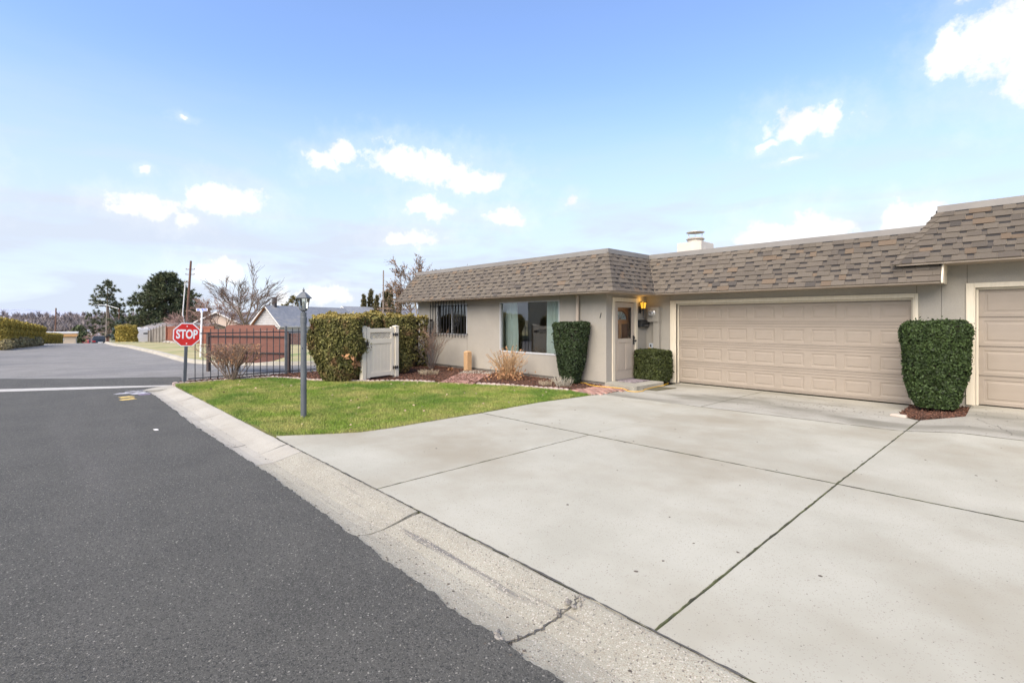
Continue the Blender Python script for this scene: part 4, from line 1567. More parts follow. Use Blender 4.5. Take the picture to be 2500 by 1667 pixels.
# ---- doorstep and mats
ds = MB().prism([(-7.32, 10.12), (-6.40, 9.98), (-6.36, 10.05), (-6.36, 11.28), (-6.4, 11.32), (-7.32, 11.32)], -.1, .105).build('doorstep', M_conc_stain, bev=.012)
tag(ds, 'low concrete doorstep slab in front of the entrance door', 'doorstep')
dm = MB().prism([(-7.25, 10.52), (-6.72, 10.50), (-6.70, 11.22), (-7.25, 11.24)], .106, .118).build('doormat', mat('doormat_grey', (.20, .16, .17), (.36, .31, .32), 22, .95, .6, 90, c3=(.10, .08, .09), s3=14, t3=(.5, .6)), bev=.003)
tag(dm, 'grey patterned doormat on the concrete doorstep', 'doormat')
gm = MB().prism([(-6.50, 10.30), (-6.02, 10.36), (-5.92, 11.10), (-6.345, 11.02), (-6.345, 10.34)], .002, .014).build('mat', mat('olive_mat', (.085, .075, .045), (.12, .11, .06), 16, .95, .8, 120))
tag(gm, 'dark olive mat lying on the driveway by the doorstep', 'mat')
cord = MB()
cp_ = catmull([(-8.28, 9.98, .03), (-8.05, 10.03, .035), (-7.85, 10.02, .045), (-7.6, 9.86, .04), (-7.35, 9.80, .04), (-7.05, 9.84, .038), (-6.8, 9.92, .036), (-6.6, 9.90, .034), (-6.42, 9.78, .018), (-6.24, 9.84, .014), (-6.2, 10.05, .014), (-6.28, 10.3, .02), (-6.33, 10.9, .022), (-6.34, 11.3, .03), (-6.6, 11.9, .04), (-7.1, 11.95, .3), (-7.16, 11.955, .85)], 8)
cord.tube(cp_, .0085, 6)
tag(cord.build('extension_cord', MATS['cord_yellow'], smooth=True), 'yellow extension cord running over the brick path to the outlet', 'cord')

# broken pale stone at the corner of the planter
st = MB()
st.add([(-1.70, 10.62, .0), (-1.46, 10.53, .0), (-1.44, 10.63, .0), (-1.65, 10.70, .0), (-1.68, 10.63, .038), (-1.47, 10.55, .045), (-1.46, 10.62, .046), (-1.64, 10.68, .04)],
       [(3, 2, 1, 0), (4, 5, 6, 7), (0, 1, 5, 4), (1, 2, 6, 5), (2, 3, 7, 6), (3, 0, 4, 7)])
tag(st.build('stone_slab', mat('pink_stone', (.44, .36, .29), (.50, .43, .36), 7, .9, .4, 30), bev=.008), 'broken pinkish stone at the front corner of the mulch planter', 'stone')
# wooden post by the wall
wp = MB()
wp.box(-12.63, -12.44, 9.82, 10.0, 0, .62)
wp.add([(-12.635, 9.815, .621), (-12.435, 9.815, .621), (-12.435, 10.005, .621), (-12.635, 10.005, .621), (-12.58, 9.87, .66), (-12.49, 9.87, .66), (-12.49, 9.95, .66), (-12.58, 9.95, .66)], [(0, 1, 5, 4), (1, 2, 6, 5), (2, 3, 7, 6), (3, 0, 4, 7), (4, 5, 6, 7), (3, 2, 1, 0)])
tag(wp.build('wooden_post', mat('cedar', (.42, .25, .12), (.50, .32, .17), 5, .8, .3, 30, stretch=(10, 10, 1)), bev=.006), 'short square cedar post beside the house wall', 'post')

# ================================================================== plants
M_yew = mat('yew_leaf', (.032, .052, .016), (.050, .078, .022), 5, .6, island=.65, c3=(.25, .14, .03), s3=16, t3=(.70, .76), spec=.3, trans=.1)
M_yew2 = mat('dark_yew_leaf', (.022, .037, .014), (.038, .058, .020), 6, .6, island=.5, spec=.3, trans=.1)
M_box = mat('boxwood_leaf', (.036, .046, .013), (.060, .072, .019), 6, .6, island=.5, spec=.3, c3=(.10, .09, .02), s3=9, t3=(.66, .74), trans=.1)
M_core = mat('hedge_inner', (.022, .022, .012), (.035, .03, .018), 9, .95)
M_thuja = mat('thuja_spray', (.105, .105, .026), (.165, .145, .042), 3.2, .8, island=.6, c3=(.20, .11, .05), s3=2.6, t3=(.52, .70), trans=.15)
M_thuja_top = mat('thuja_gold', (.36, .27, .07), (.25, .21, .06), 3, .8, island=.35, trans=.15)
M_gold = mat('gold_thuja', (.40, .30, .06), (.27, .215, .045), 1.5, .8, island=.4, trans=.1)
M_bark = mat('grey_bark', (.15, .11, .085), (.21, .16, .125), 20, .9, .5, 40)
M_twig = mat('twig_brown', (.22, .145, .10), (.30, .205, .145), 12, .9, island=.35)
M_twig_tan = mat('dry_stem', (.50, .335, .175), (.42, .26, .13), 9, .85, island=.3)
M_twig_red = mat('reddish_twig', (.30, .19, .17), (.24, .16, .13), 5, .9, island=.3)
M_deadtip = mat('dry_brown_leaf', (.42, .22, .10), (.30, .15, .07), 9, .9, island=.4)


def hull(prof, H, p, n, rough=.03, seed=0):
    """points and normals on a clipped hedge surface; prof = [(t, hx, hy)]"""
    ts = [q[0] for q in prof]
    hxs = [q[1] for q in prof]
    hys = [q[2] for q in prof]
    ntop = int(n * .22)
    t = rng.uniform(0, 1, n)
    a = rng.uniform(0, 2 * np.pi, n)
    sc = np.ones(n)
    t[:ntop] = 1.0
    sc[:ntop] = np.sqrt(rng.uniform(0, 1, ntop))
    hx, hy = np.interp(t, ts, hxs), np.interp(t, ts, hys)
    c, s = np.cos(a), np.sin(a)
    r = 1 / ((np.abs(c / hx) ** p + np.abs(s / hy) ** p) ** (1 / p))
    x, y, z = r * c * sc, r * s * sc, t * H
    N = np.c_[np.sign(c) * np.abs(c / hx) ** (p - 1), np.sign(s) * np.abs(s / hy) ** (p - 1), np.zeros(n)]
    N = unit(N)
    N[:ntop] = np.where(sc[:ntop, None] > .93, unit(N[:ntop] + [0, 0, 1]), [0, 0, 1.0])
    bump = rough * (np.sin(x * 9 + seed) * np.sin(y * 8 + 2 * seed) + np.sin(z * 7 + x * 6 + seed))
    stray = np.where(rng.random(n) < .03, rng.exponential(min(rough, .02) * 1.1, n), 0)
    P = np.c_[x, y, z] + N * (bump + rng.normal(0, rough * .6, n) + stray)[:, None]
    hole = np.sin(x * 21 + seed + 2 * np.sin(z * 13)) * np.sin(y * 19 + 1.7 * seed + 2 * np.sin(x * 11)) * np.sin(z * 17 + seed + np.sin(y * 9))
    sink = (hole > .45) & (rng.random(n) < .75)
    P[sink] -= N[sink] * (rough * 2.2 + .02)
    return P, N


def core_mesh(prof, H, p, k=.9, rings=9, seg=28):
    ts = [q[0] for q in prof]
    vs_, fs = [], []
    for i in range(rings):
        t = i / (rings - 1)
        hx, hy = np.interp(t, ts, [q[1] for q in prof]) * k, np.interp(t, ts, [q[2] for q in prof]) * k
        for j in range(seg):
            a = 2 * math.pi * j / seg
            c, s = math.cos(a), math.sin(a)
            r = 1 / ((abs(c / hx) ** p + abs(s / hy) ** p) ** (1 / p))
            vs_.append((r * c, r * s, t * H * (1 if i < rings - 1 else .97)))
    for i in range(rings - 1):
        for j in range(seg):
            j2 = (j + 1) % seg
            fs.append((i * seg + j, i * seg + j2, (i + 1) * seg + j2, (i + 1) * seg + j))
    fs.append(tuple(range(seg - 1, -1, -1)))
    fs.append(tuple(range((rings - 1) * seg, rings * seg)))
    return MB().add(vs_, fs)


def hedge(name, label, cat, loc, rz, prof, H, p, n, size, m, top=None, z0=.06, rough=.025, aspect=1.9, k=.88, group=None, stem=True, seed=0, up=0.0, tilt=.9):
    t_ = thing(name, label, cat, loc, rz, group)
    P, N = hull(prof, H, p, n, rough, seed)
    P[:, 2] += z0
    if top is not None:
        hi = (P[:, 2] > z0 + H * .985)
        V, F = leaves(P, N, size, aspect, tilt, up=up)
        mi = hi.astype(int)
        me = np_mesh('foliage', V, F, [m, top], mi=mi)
    else:
        V, F = leaves(P, N, size, aspect, tilt, up=up)
        me = np_mesh('foliage', V, F, m)
    link('foliage', me, t_)
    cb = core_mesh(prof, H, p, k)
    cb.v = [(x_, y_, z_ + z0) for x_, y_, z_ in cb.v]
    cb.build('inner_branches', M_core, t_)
    if stem:
        mb = MB()
        for i in range(3):
            a = random.uniform(0, 6.28)
            mb.tube([(.05 * math.cos(a), .05 * math.sin(a), -.05), (.1 * math.cos(a), .1 * math.sin(a), z0 + .2)], [.03, .02], 6)
        mb.build('stem', M_bark, t_)
    return t_

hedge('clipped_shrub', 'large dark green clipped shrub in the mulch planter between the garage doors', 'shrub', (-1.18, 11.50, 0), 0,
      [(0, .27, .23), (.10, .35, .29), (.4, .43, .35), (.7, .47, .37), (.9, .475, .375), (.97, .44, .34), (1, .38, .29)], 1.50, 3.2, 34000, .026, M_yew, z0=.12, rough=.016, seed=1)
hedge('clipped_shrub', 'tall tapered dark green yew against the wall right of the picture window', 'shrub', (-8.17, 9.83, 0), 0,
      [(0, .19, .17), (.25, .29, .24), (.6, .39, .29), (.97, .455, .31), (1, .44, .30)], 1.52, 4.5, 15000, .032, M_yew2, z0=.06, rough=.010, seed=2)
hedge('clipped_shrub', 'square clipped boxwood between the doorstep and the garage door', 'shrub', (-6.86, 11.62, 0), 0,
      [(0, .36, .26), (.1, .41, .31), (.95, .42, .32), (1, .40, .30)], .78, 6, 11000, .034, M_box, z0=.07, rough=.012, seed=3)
# big thuja hedge left of the gate, in two blocks, and the pieces beyond
def thuja(label, loc, rz, prof, H, n, seed, size=.038, p=4.0, rough=.05):
    return hedge('thuja_hedge', label, 'hedge', loc, rz, prof, H, p, n, size, M_thuja, M_thuja_top, z0=.05, rough=rough, aspect=2.0, k=.80, group='thuja hedges round the garden gate', seed=seed, up=.6, tilt=.8)
thuja('big bulging thuja hedge to the left of the tan vinyl gate', (-12.90, 5.83, 0), R(40),
      [(0, .34, .32), (.15, .48, .42), (.4, .64, .52), (.65, .68, .54), (.95, .66, .52), (1, .62, .48)], 1.67, 42000, 4)
thuja('thuja hedge right of the tan gate, hanging over its post', (-13.38, 7.92, 0), R(70),
      [(0, .18, .22), (.2, .25, .28), (.5, .33, .36), (.8, .38, .40), (.97, .38, .40), (1, .35, .38)], 1.72, 24000, 5)
thuja('thuja hedge seen over the top of the tan gate', (-15.6, 8.6, 0), R(60),
      [(0, 1.5, .35), (.9, 1.5, .40), (1, 1.46, .36)], 1.68, 15000, 6, .06)
thuja('narrow thuja hedge behind the big hedge, just left over the gate', (-14.35, 7.35, 0), R(40),
      [(0, .45, .38), (.9, .5, .42), (1, .46, .38)], 1.74, 9000, 7, .06)
# dead brown sprays on the big hedge
P, N = hull([(0, .36, .34), (.15, .50, .44), (.4, .66, .54), (.65, .70, .56), (1, .66, .53)], 1.67, 4, 2600, .03, 4)
keep = ((np.abs(P[:, 0] - .35) < .06 + .03 * np.sin(P[:, 2] * 9)) & (P[:, 2] < .75) & (P[:, 2] > .45)) | ((P[:, 0] > .5) & (np.sin(P[:, 2] * 5 + P[:, 1] * 3) > .8))
V, F = leaves(P[keep], N[keep], .07, 2.2, .8)
o = link('dead_spray', np_mesh('dead_spray', V, F, M_deadtip))
o['kind'] = 'stuff'
for t_ in [q for q in COL.objects if q.get('label', '').startswith('big bulging')]:
    o.parent = t_


# ---- bare branching plants
def branches(mbs, base, dirv, length, rad, level, maxl, rr, spread=.6, kids=(3, 5), curve=.25, gravity=.0, minr=.004, shrink=.62, clipz=None, start=.35):
    """recursive limbs; mbs[0] takes the stout ones, mbs[1] the fine ones"""
    seg = 4 if level < 2 else 3
    pts, rads = [Vector(base)], [rad]
    d = Vector(dirv).normalized()
    for i in range(seg):
        d = (d + Vector((rr.gauss(0, curve), rr.gauss(0, curve), rr.gauss(0, curve) * .6 + gravity)) * .5).normalized()
        pts.append(pts[-1] + d * (length / seg))
        rads.append(max(rad * (1 - .75 * (i + 1) / seg), minr * .6))
    if clipz is not None and pts[-1].z > clipz:
        for p_ in pts:
            p_.z = min(p_.z, clipz + rr.uniform(-.03, .02))
    mbs[0 if level < 2 else 1].tube(pts, rads, 6 if level == 0 else (4 if level == 1 else 3), cap=False)
    if level >= maxl:
        return
    for c in range(rr.randint(*kids)):
        f = start + (1 - start) * (c + rr.random()) / kids[1]
        f = min(f, .98)
        i = min(int(f * seg), seg - 1)
        q = pts[i].lerp(pts[i + 1], f * seg - i)
        dd = (pts[i + 1] - pts[i]).normalized()
        side = Vector((rr.gauss(0, 1), rr.gauss(0, 1), rr.gauss(0, .6)))
        side = (side - dd * side.dot(dd)).normalized()
        nd = (dd + side * rr.uniform(spread * .6, spread * 1.3)).normalized()
        branches(mbs, q, nd, length * rr.uniform(shrink * .7, shrink * 1.15), max(rads[i] * .6, minr), level + 1, maxl, rr, spread, kids, curve, gravity, minr, shrink, clipz, .25)


def bare_tree(name, label, loc, H, rad, seed, mt, mtw, stems=1, levels=4, spread=.6, kids=(4, 6), lean=.15, gravity=.05, minr=.012, trunk_f=.45, shrink=.62, cat='tree', rz=0, group=None, leafm=None, curve=.25, fork=.5):
    rr = random.Random(seed)
    t_ = thing(name, label, cat, loc, rz, group)
    a, b = MB(), MB()
    if stems == 1:
        top = Vector((rr.gauss(0, .04) * H, rr.gauss(0, .04) * H, H * trunk_f * .5))
        a.tube([(0, 0, -.2), tuple(top * .5), tuple(top)], [rad * 1.25, rad, rad * .9], 8, cap=False)
        nl = rr.randint(4, 6)
        for i in range(nl):
            an = 6.283 * (i + rr.random() * .6) / nl
            d = Vector((math.cos(an) * fork, math.sin(an) * fork, 1))
            branches((a, b), top * rr.uniform(.85, 1.0), d, H * rr.uniform(.5, .62), rad * .6, 1, levels, rr, spread, kids, curve, gravity, minr, shrink)
    else:
        for i in range(stems):
            an = 6.283 * (i + rr.random() * .7) / stems
            d = Vector((math.cos(an) * rr.uniform(.1, fork), math.sin(an) * rr.uniform(.1, fork), 1))
            branches((a, b), (.04 * math.cos(an), .04 * math.sin(an), 0), d, H * rr.uniform(.65, .85), rad, 1, levels, rr, spread, kids, curve, gravity, minr, shrink)
    a.build('trunk', mt, t_)
    c = b.build('crown', mtw, t_)
    if leafm:
        vs_ = np.array(b.v)
        sel = vs_[rng.choice(len(vs_), min(len(vs_), leafm[1]))]
        V, F = leaves(sel + rng.normal(0, .05, sel.shape), rng.normal(0, 1, sel.shape), leafm[2], 1.3, 1)
        link('dry_leaves', np_mesh('dry_leaves', V, F, leafm[0]), t_)
    return t_

# bare multi-stem shrub by the barred window
bare_tree('bare_shrub', 'bare leafless shrub with many stems below the barred window', (-13.62, 9.25, 0), 1.42, .012, 3, M_bark, M_twig, stems=12, levels=3, spread=.5, kids=(4, 6), gravity=.06, minr=.0042, cat='shrub', fork=.75, shrink=.48)
# clipped bare hedge bush by the fence
def clipped_twigs():
    t_ = thing('bare_bush', 'flat topped leafless brown bush in front of the iron fence', 'shrub', (-15.02, 3.72, 0), R(60))
    rr = random.Random(9)
    a, b = MB(), MB()
    for i in range(30):
        an = rr.random() * 6.283
        r0 = rr.uniform(0, .16)
        sp = rr.uniform(.1, .85)
        d = Vector((math.cos(an) * sp * 1.15, math.sin(an) * sp * .9, 1))
        L_ = rr.uniform(.75, 1.0) * math.sqrt(1 + sp * sp) * .98
        branches((a, b), (r0 * math.cos(an), r0 * math.sin(an), 0), d, L_, .013, 1, 3, rr, .5, (6, 9), .16, .05, .0042, .42, clipz=.98, start=.3)
    a.build('stems', M_bark, t_)
    b.build('twigs', M_twig, t_)
    vs_ = np.array(b.v)
    sel = vs_[rng.choice(len(vs_), 900)]
    V, F = leaves(sel, rng.normal(0, 1, sel.shape), .03, 1.5, 1)
    link('dry_leaves', np_mesh('dry_leaves', V, F, M_deadtip), t_)
clipped_twigs()
# dried hydrangea under the picture window
def hydrangea():
    t_ = thing('dried_hydrangea', 'clump of tan dry stems under the picture window', 'shrub', (-9.98, 9.30, 0))
    rr = random.Random(4)
    b = MB()
    tips = []
    for i in range(105):
        an = rr.random() * 6.283
        sp = rr.uniform(.02, .75) ** 1.0
        L_ = rr.uniform(.60, 1.02)
        p = Vector((rr.gauss(0, .1), rr.gauss(0, .09), 0))
        d = Vector((math.cos(an) * sp, math.sin(an) * sp, 1)).normalized()
        pts = [p]
        for k in range(4):
            d = (d + Vector((math.cos(an) * .05, math.sin(an) * .05, -.02)) + Vector((rr.gauss(0, .04), rr.gauss(0, .04), 0))).normalized()
            pts.append(pts[-1] + d * L_ / 4)
        b.tube(pts, [.008, .007, .006, .0055, .005], 4)
        tips.append(pts[-1])
        if rr.random() < .6:
            q = pts[2]
            dd = (d + Vector((rr.gauss(0, .5), rr.gauss(0, .5), .1))).normalized()
            b.tube([q, q + dd * L_ * .3], [.005, .004], 3)
    b.build('stems', M_twig_tan, t_)
    low = np.c_[rng.normal(0, .22, (500, 2)), np.abs(rng.normal(.12, .12, 500))]
    V1 = leaves(low, rng.normal(0, 1, (500, 3)), .045, 1.6, 1)
    tp = np.array([tuple(q) for q in tips])[:40]
    V2 = leaves(np.repeat(tp, 2, 0) + rng.normal(0, .012, (80, 3)), rng.normal(0, 1, (80, 3)), .032, 1.8, 1)
    V, F = join_vf([V1, V2])
    link('dry_leaves', np_mesh('dry_leaves', V, F, M_deadtip), t_)
hydrangea()
# dead perennial tufts
def tuft(label, loc, r_, n, m, h, seed):
    rr = random.Random(seed)
    b = MB()
    for i in range(n):
        an, q = rr.random() * 6.283, rr.random() ** .6 * r_
        d = Vector((math.cos(an) * rr.uniform(0, .9), math.sin(an) * rr.uniform(0, .9), 1)).normalized()
        p = Vector((q * math.cos(an), q * math.sin(an) * .8, 0))
        b.tube([p, p + d * h * rr.uniform(.4, 1) * .6, p + (d + Vector((rr.gauss(0, .2), rr.gauss(0, .2), 0))) * h * rr.uniform(.5, 1)], [.006, .005, .004], 3)
    o = b.build('dead_perennial', m, loc=loc)
    tag(o, label, 'plant', 'dead perennials in the mulch')
M_straw = mat('bleached_straw', (.46, .38, .26), (.36, .28, .18), 9, .9, island=.3)
M_straw2 = mat('grey_straw', (.46, .42, .33), (.36, .32, .24), 9, .9, island=.3)
tuft('low tuft of bleached stalks below the bare shrub', (-12.55, 8.42, .02), .34, 110, M_straw, .16, 1)
tuft('pale spiky dead tuft in front of the tapered yew', (-7.95, 9.28, .02), .20, 90, M_straw2, .26, 2)
tuft('flat tan dead tuft behind the edging stones near the yew', (-8.35, 9.12, .02), .2, 70, M_straw, .15, 3)
# orange leaf heap and white stub in the bed
V, F = leaves(np.array([[-12.95, 9.55, .05]]) + rng.normal(0, .04, (40, 3)) * [1, 1, .5], rng.normal(0, 1, (40, 3)), .07, 1.4, 1)
tag(link('dry_leaves', np_mesh('dry_leaves', V, F, M_deadtip)), 'small heap of orange dry leaves by the house wall', 'leaves', kind='stuff')

# ================================================================== gate
M_vinyl = mat('tan_vinyl', (.76, .69, .54), (.80, .73, .58), 2, .45)
gate = thing('garden_gate', 'tan vinyl gate with lattice top between the thuja hedges', 'gate', (-12.40, 6.28, .0), math.atan2(1.15, -.28))
def gp(name, x0, x1, y0, y1, z0, z1, bev=.005, m=None):
    return box_part(name, gate, m or M_vinyl, x0, x1, y0, y1, z0, z1, bev)
def cap_post(x0, x1, z1):
    p = gp('post', x0, x1, -.06, .06, -.1, z1)
    b = MB()
    xa, xb = x0 - .012, x1 + .012
    cx = (xa + xb) / 2
    b.add([(xa, -.072, z1 + .001), (xb, -.072, z1 + .001), (xb, .072, z1 + .001), (xa, .072, z1 + .001), (xa, -.072, z1 + .018), (xb, -.072, z1 + .018), (xb, .072, z1 + .018), (xa, .072, z1 + .018), (cx, 0, z1 + .045)],
          [(3, 2, 1, 0), (0, 1, 5, 4), (1, 2, 6, 5), (2, 3, 7, 6), (3, 0, 4, 7), (4, 5, 8), (5, 6, 8), (6, 7, 8), (7, 4, 8)])
    b.build('post_cap', M_vinyl, gate)
cap_post(-.135, -.005, 1.46)
cap_post(1.055, 1.185, 1.46)
gp('stile', .03, .155, -.03, .03, .07, 1.46)
gp('stile', .915, 1.035, -.03, .03, .07, 1.46)
gp('rail', .156, .914, -.028, .028, 1.31, 1.42)
gp('rail', .156, .914, -.028, .028, 1.0, 1.13)
gp('rail', .156, .914, -.028, .028, .09, .21)
for i in range(6):
    a = .157 + i * .1262
    gp('board', a, a + .1235, -.012, .012, .211, .999, .003)
for sgn in (1, -1):
    yl = -.008 if sgn > 0 else .001
    for i in range(-3, 17):
        x0 = .156 + i * .058
        pts = [(x0, 1.131), (x0 + .022, 1.131), (x0 + .022 + .178, 1.309), (x0 + .178, 1.309)]
        if sgn < 0:
            pts = [(1.07 - a, b) for a, b in pts][::-1]
        # clip to the opening
        import bmesh as _b
        bm = _b.new()
        bm.faces.new([bm.verts.new((a, 0, b)) for a, b in pts])
        _b.ops.bisect_plane(bm, geom=bm.verts[:] + bm.edges[:] + bm.faces[:], plane_co=(.157, 0, 0), plane_no=(-1, 0, 0), clear_outer=True)
        _b.ops.bisect_plane(bm, geom=bm.verts[:] + bm.edges[:] + bm.faces[:], plane_co=(.913, 0, 0), plane_no=(1, 0, 0), clear_outer=True)
        if bm.faces:
            f = list(bm.faces)[0]
            poly = [(v.co.x, v.co.z) for v in f.verts]
            MB().prism(poly, yl, yl + .006, M=Matrix(((1, 0, 0, 0), (0, 0, 1, 0), (0, 1, 0, 0), (0, 0, 0, 1)))).build('lattice_strip', M_vinyl, gate)
        bm.free()
for z_ in (.30, 1.24):
    h = MB()
    h.box(.96, 1.13, -.072, -.062, z_ - .022, z_ + .022)
    for xx in (.955, 1.03, 1.045, 1.12):
        h.box(xx, xx + .03, -.074, -.061, z_ - .045, z_ + .045)
    h.tube([(1.045, -.075, z_ - .05), (1.045, -.075, z_ + .05)], .014, 8)
    h.build('hinge', M_iron, gate)
MB().box(-.02, .06, -.075, -.031, .95, 1.06).box(-.06, -.021, -.07, -.061, .97, .99).build('latch', M_iron, gate)

# ================================================================== iron fence, stop sign, lamp post
M_fence = mat('fence_iron', (.035, .038, .042), (.05, .053, .057), 9, .5)
fence = thing('iron_fence', 'black iron picket fence beside the road', 'fence')
F0, F1, F2 = Vector((-15.33, 2.72, 0)), Vector((-15.58, 5.31, 0)), Vector((-15.75, 8.2, 0))
for A, B, k in ((F0, F1, 14), (F1, F2, 15)):
    d = (B - A)
    ang = math.atan2(d.y, d.x)
    for zz in (.10, 1.295):
        M_ = Matrix.Translation((A.x, A.y, zz)) @ Matrix.Rotation(ang, 4, 'Z')
        MB().box(.032, d.length - .032, -.012, .012, -.014, .014, M=M_).build('rail', M_fence, fence)
    pk = MB().box(-.0085, .0085, -.0085, .0085, .03, 1.40).add([(-.0085, -.0085, 1.401), (.0085, -.0085, 1.401), (.0085, .0085, 1.401), (-.0085, .0085, 1.401), (0, 0, 1.43)], [(0, 1, 4), (1, 2, 4), (2, 3, 4), (3, 0, 4)]).mesh('picket', M_fence)
    for i in range(1, k):
        o = link('picket', pk, fence)
        o.location = A + d * (i / k)
        o.location.z = 0
        o.rotation_euler = (0, 0, ang)
for p in (F1, F2):
    MB().box(p.x - .032, p.x + .032, p.y - .032, p.y + .032, -.1, 1.47).build('post', mat('fence_post_grey', (.10, .11, .115), (.14, .15, .155), 6, .5), fence, bev=.004)

stop = thing('stop_sign', 'red octagonal STOP sign on a dark square post at the lawn corner', 'sign', (-15.30, 2.66, 0), 0)
stop.rotation_euler = (R(-2.0), 0, 0)
MB().box(-.035, .035, -.035, .035, -.2, 1.0).build('post', mat('sign_post', (.06, .068, .075), (.09, .10, .11), 5, .5), stop, bev=.004)
MB().box(-.02, .02, -.018, .018, 1.0, 1.62).build('bracket', MATS['fence_post_grey'], stop)
def octo(r_, x0, x1):
    vs_ = []
    for x_ in (x0, x1):
        vs_ += [(x_, r_ * math.cos(R(22.5 + 45 * k)), 1.27 + r_ * math.sin(R(22.5 + 45 * k))) for k in range(8)]
    return MB().add(vs_, [tuple(range(7, -1, -1)), tuple(range(8, 16))] + [(k, (k + 1) % 8, (k + 1) % 8 + 8, k + 8) for k in range(8)])
rO = .305 / math.cos(R(22.5))
M_signw = mat('sign_white', (.80, .80, .80), None, 5, .45)
M_signr = mat('sign_red', (.66, .022, .018), (.60, .02, .016), 6, .4)
pl_ = octo(rO, .036, .040).build('plate', M_signw, stop)
octo(rO - .026, .0402, .0418).build('red_face', M_signr, stop)
tx = link('lettering', text_mesh('STOP', .285, M_signw, 'lettering', .0012, .010), stop)
tx.location = (.0432, 0, 1.272)
tx.rotation_euler = (R(90), 0, R(90))
tx.scale = (.70, 1.12, 1)
for z_ in (1.04, 1.49):
    MB().lathe([(.016, 0), (.016, .003), (.008, .006)], 10, (0, 0, 0), 0, Matrix.Translation((.042, 0, z_)) @ Matrix.Rotation(R(90), 4, 'Y')).build('bolt', M_signw, stop)

lp = thing('lamp_post', 'grey lantern post standing on the front lawn', 'lamp post', (-8.46, 3.17, 0))
M_lp = mat('lamp_post_paint', (.080, .090, .096), (.115, .125, .132), 3, .6, .3, 60, c3=(.22, .23, .235), s3=7, t3=(.68, .8), s3stretch=(1, 1, .3))
MB().lathe([(.055, -.1), (.055, .0), (.0475, .012), (.0475, 1.60), (.052, 1.601), (.052, 1.70), (.047, 1.71), (.047, 1.78), (.026, 1.785), (.026, 1.80)], 20).build('pole', M_lp, lp, smooth=False)
MB().lathe([(.012, -.006), (.012, .004)], 10, (0, 0, 0), 0, Matrix.Translation((.033, -.033, 1.18)) @ Matrix.Rotation(R(135), 4, 'Z') @ Matrix.Rotation(R(-90), 4, 'X')).build('photocell', M_seal, lp)
M_lant = mat('lantern_metal', (.10, .11, .12), (.14, .15, .155), 8, .5)
MB().lathe([(.028, 1.80), (.058, 1.815), (.064, 1.84), (.06, 1.85)], 6).build('lantern_base', M_lant, lp)
lf = MB()
for k in range(6):
    a_ = k * math.pi / 3
    lf.tube([(.064 * math.cos(a_), .064 * math.sin(a_), 1.84), (.098 * math.cos(a_), .098 * math.sin(a_), 2.02)], .0065, 5)
lf.build('lantern_frame', M_lant, lp)
lg = MB()
vs_ = [(r_ * math.cos(k * math.pi / 3), r_ * math.sin(k * math.pi / 3), z_) for z_, r_ in ((1.845, .061), (2.02, .094)) for k in range(6)]
for k in range(6):
    k2 = (k + 1) % 6
    MB().add([vs_[k], vs_[k2], vs_[k2 + 6], vs_[k + 6]], [(0, 1, 2, 3)]).build('pane', glass_mat('lantern_glass', .12, (.9, .92, .88), .1), lp)
MB().lathe([(.012, 1.845), (.024, 1.90), (.026, 1.94), (.012, 1.97)], 10).build('bulb', mat('bulb_white', (.8, .78, .7), None, 4, .3), lp)
MB().lathe([(.13, 2.018), (.132, 2.028), (.10, 2.06), (.055, 2.105), (.03, 2.125), (.018, 2.13)], 6).build('lantern_roof', M_lant, lp)
MB().lathe([(.018, 2.13), (.012, 2.14), (.022, 2.155), (.012, 2.172), (.002, 2.2)], 8).build('finial', M_lant, lp)

# ================================================================== brown board sign seen from behind
bp0, bp1 = Vector((*far(511, 16.6), 0)), Vector((*far(704, 15.75), 0))
bd_ = bp1 - bp0
sgn_ = thing('board_sign', 'back of a large brown wooden board sign behind the fence', 'sign', bp0, math.atan2(bd_.y, bd_.x))
W_ = bd_.length
M_bsign = [mat('brown_board_' + n_, c_, tuple(x_ * .85 for x_ in c_), 2.5, .75, .15, 30, stretch=(1, 1, 7)) for n_, c_ in (('a', (.20, .083, .058)), ('b', (.17, .070, .050)), ('c', (.13, .055, .042)))]
sh_ = [(.02, .50), (.02, 1.26), (.14, 1.345), (W_ * .20, 1.35), (W_ * .245, 1.49), (W_ * .82, 1.49), (W_ * .86, 1.35), (W_ - .12, 1.34), (W_ - .02, 1.26), (W_ - .02, .50), (W_ * .8, .32), (W_ * .6, .255), (W_ * .4, .255), (W_ * .2, .32)]
import bmesh
cutz = [.2, .40, .60, .82, 1.10, 1.30, 1.6]
for i in range(len(cutz) - 1):
    bm = bmesh.new()
    bm.faces.new([bm.verts.new((a, 0, b)) for a, b in sh_])
    g_ = lambda: bm.verts[:] + bm.edges[:] + bm.faces[:]
    bmesh.ops.bisect_plane(bm, geom=g_(), plane_co=(0, 0, cutz[i] + .002), plane_no=(0, 0, -1), clear_outer=True)
    bmesh.ops.bisect_plane(bm, geom=g_(), plane_co=(0, 0, cutz[i + 1] - .002), plane_no=(0, 0, 1), clear_outer=True)
    r_ = bmesh.ops.extrude_face_region(bm, geom=bm.faces[:])
    for v in [e for e in r_['geom'] if isinstance(e, bmesh.types.BMVert)]:
        v.co.y += .045
    bmesh.ops.recalc_face_normals(bm, faces=bm.faces[:])
    me = bpy.data.meshes.new('plank')
    bm.to_mesh(me)
    bm.free()
    me.materials.append(M_bsign[[2, 2, 1, 1, 0, 0][i]])
    link('plank', me, sgn_)
M_dkpost = mat('dark_brown_post', (.045, .03, .026), (.07, .048, .04), 6, .7)
for x_ in (-.055, W_ - .0):
    MB().box(x_ - .045, x_ + .045, -.03, .06, -.2, 1.24).build('post', M_dkpost, sgn_, bev=.004)
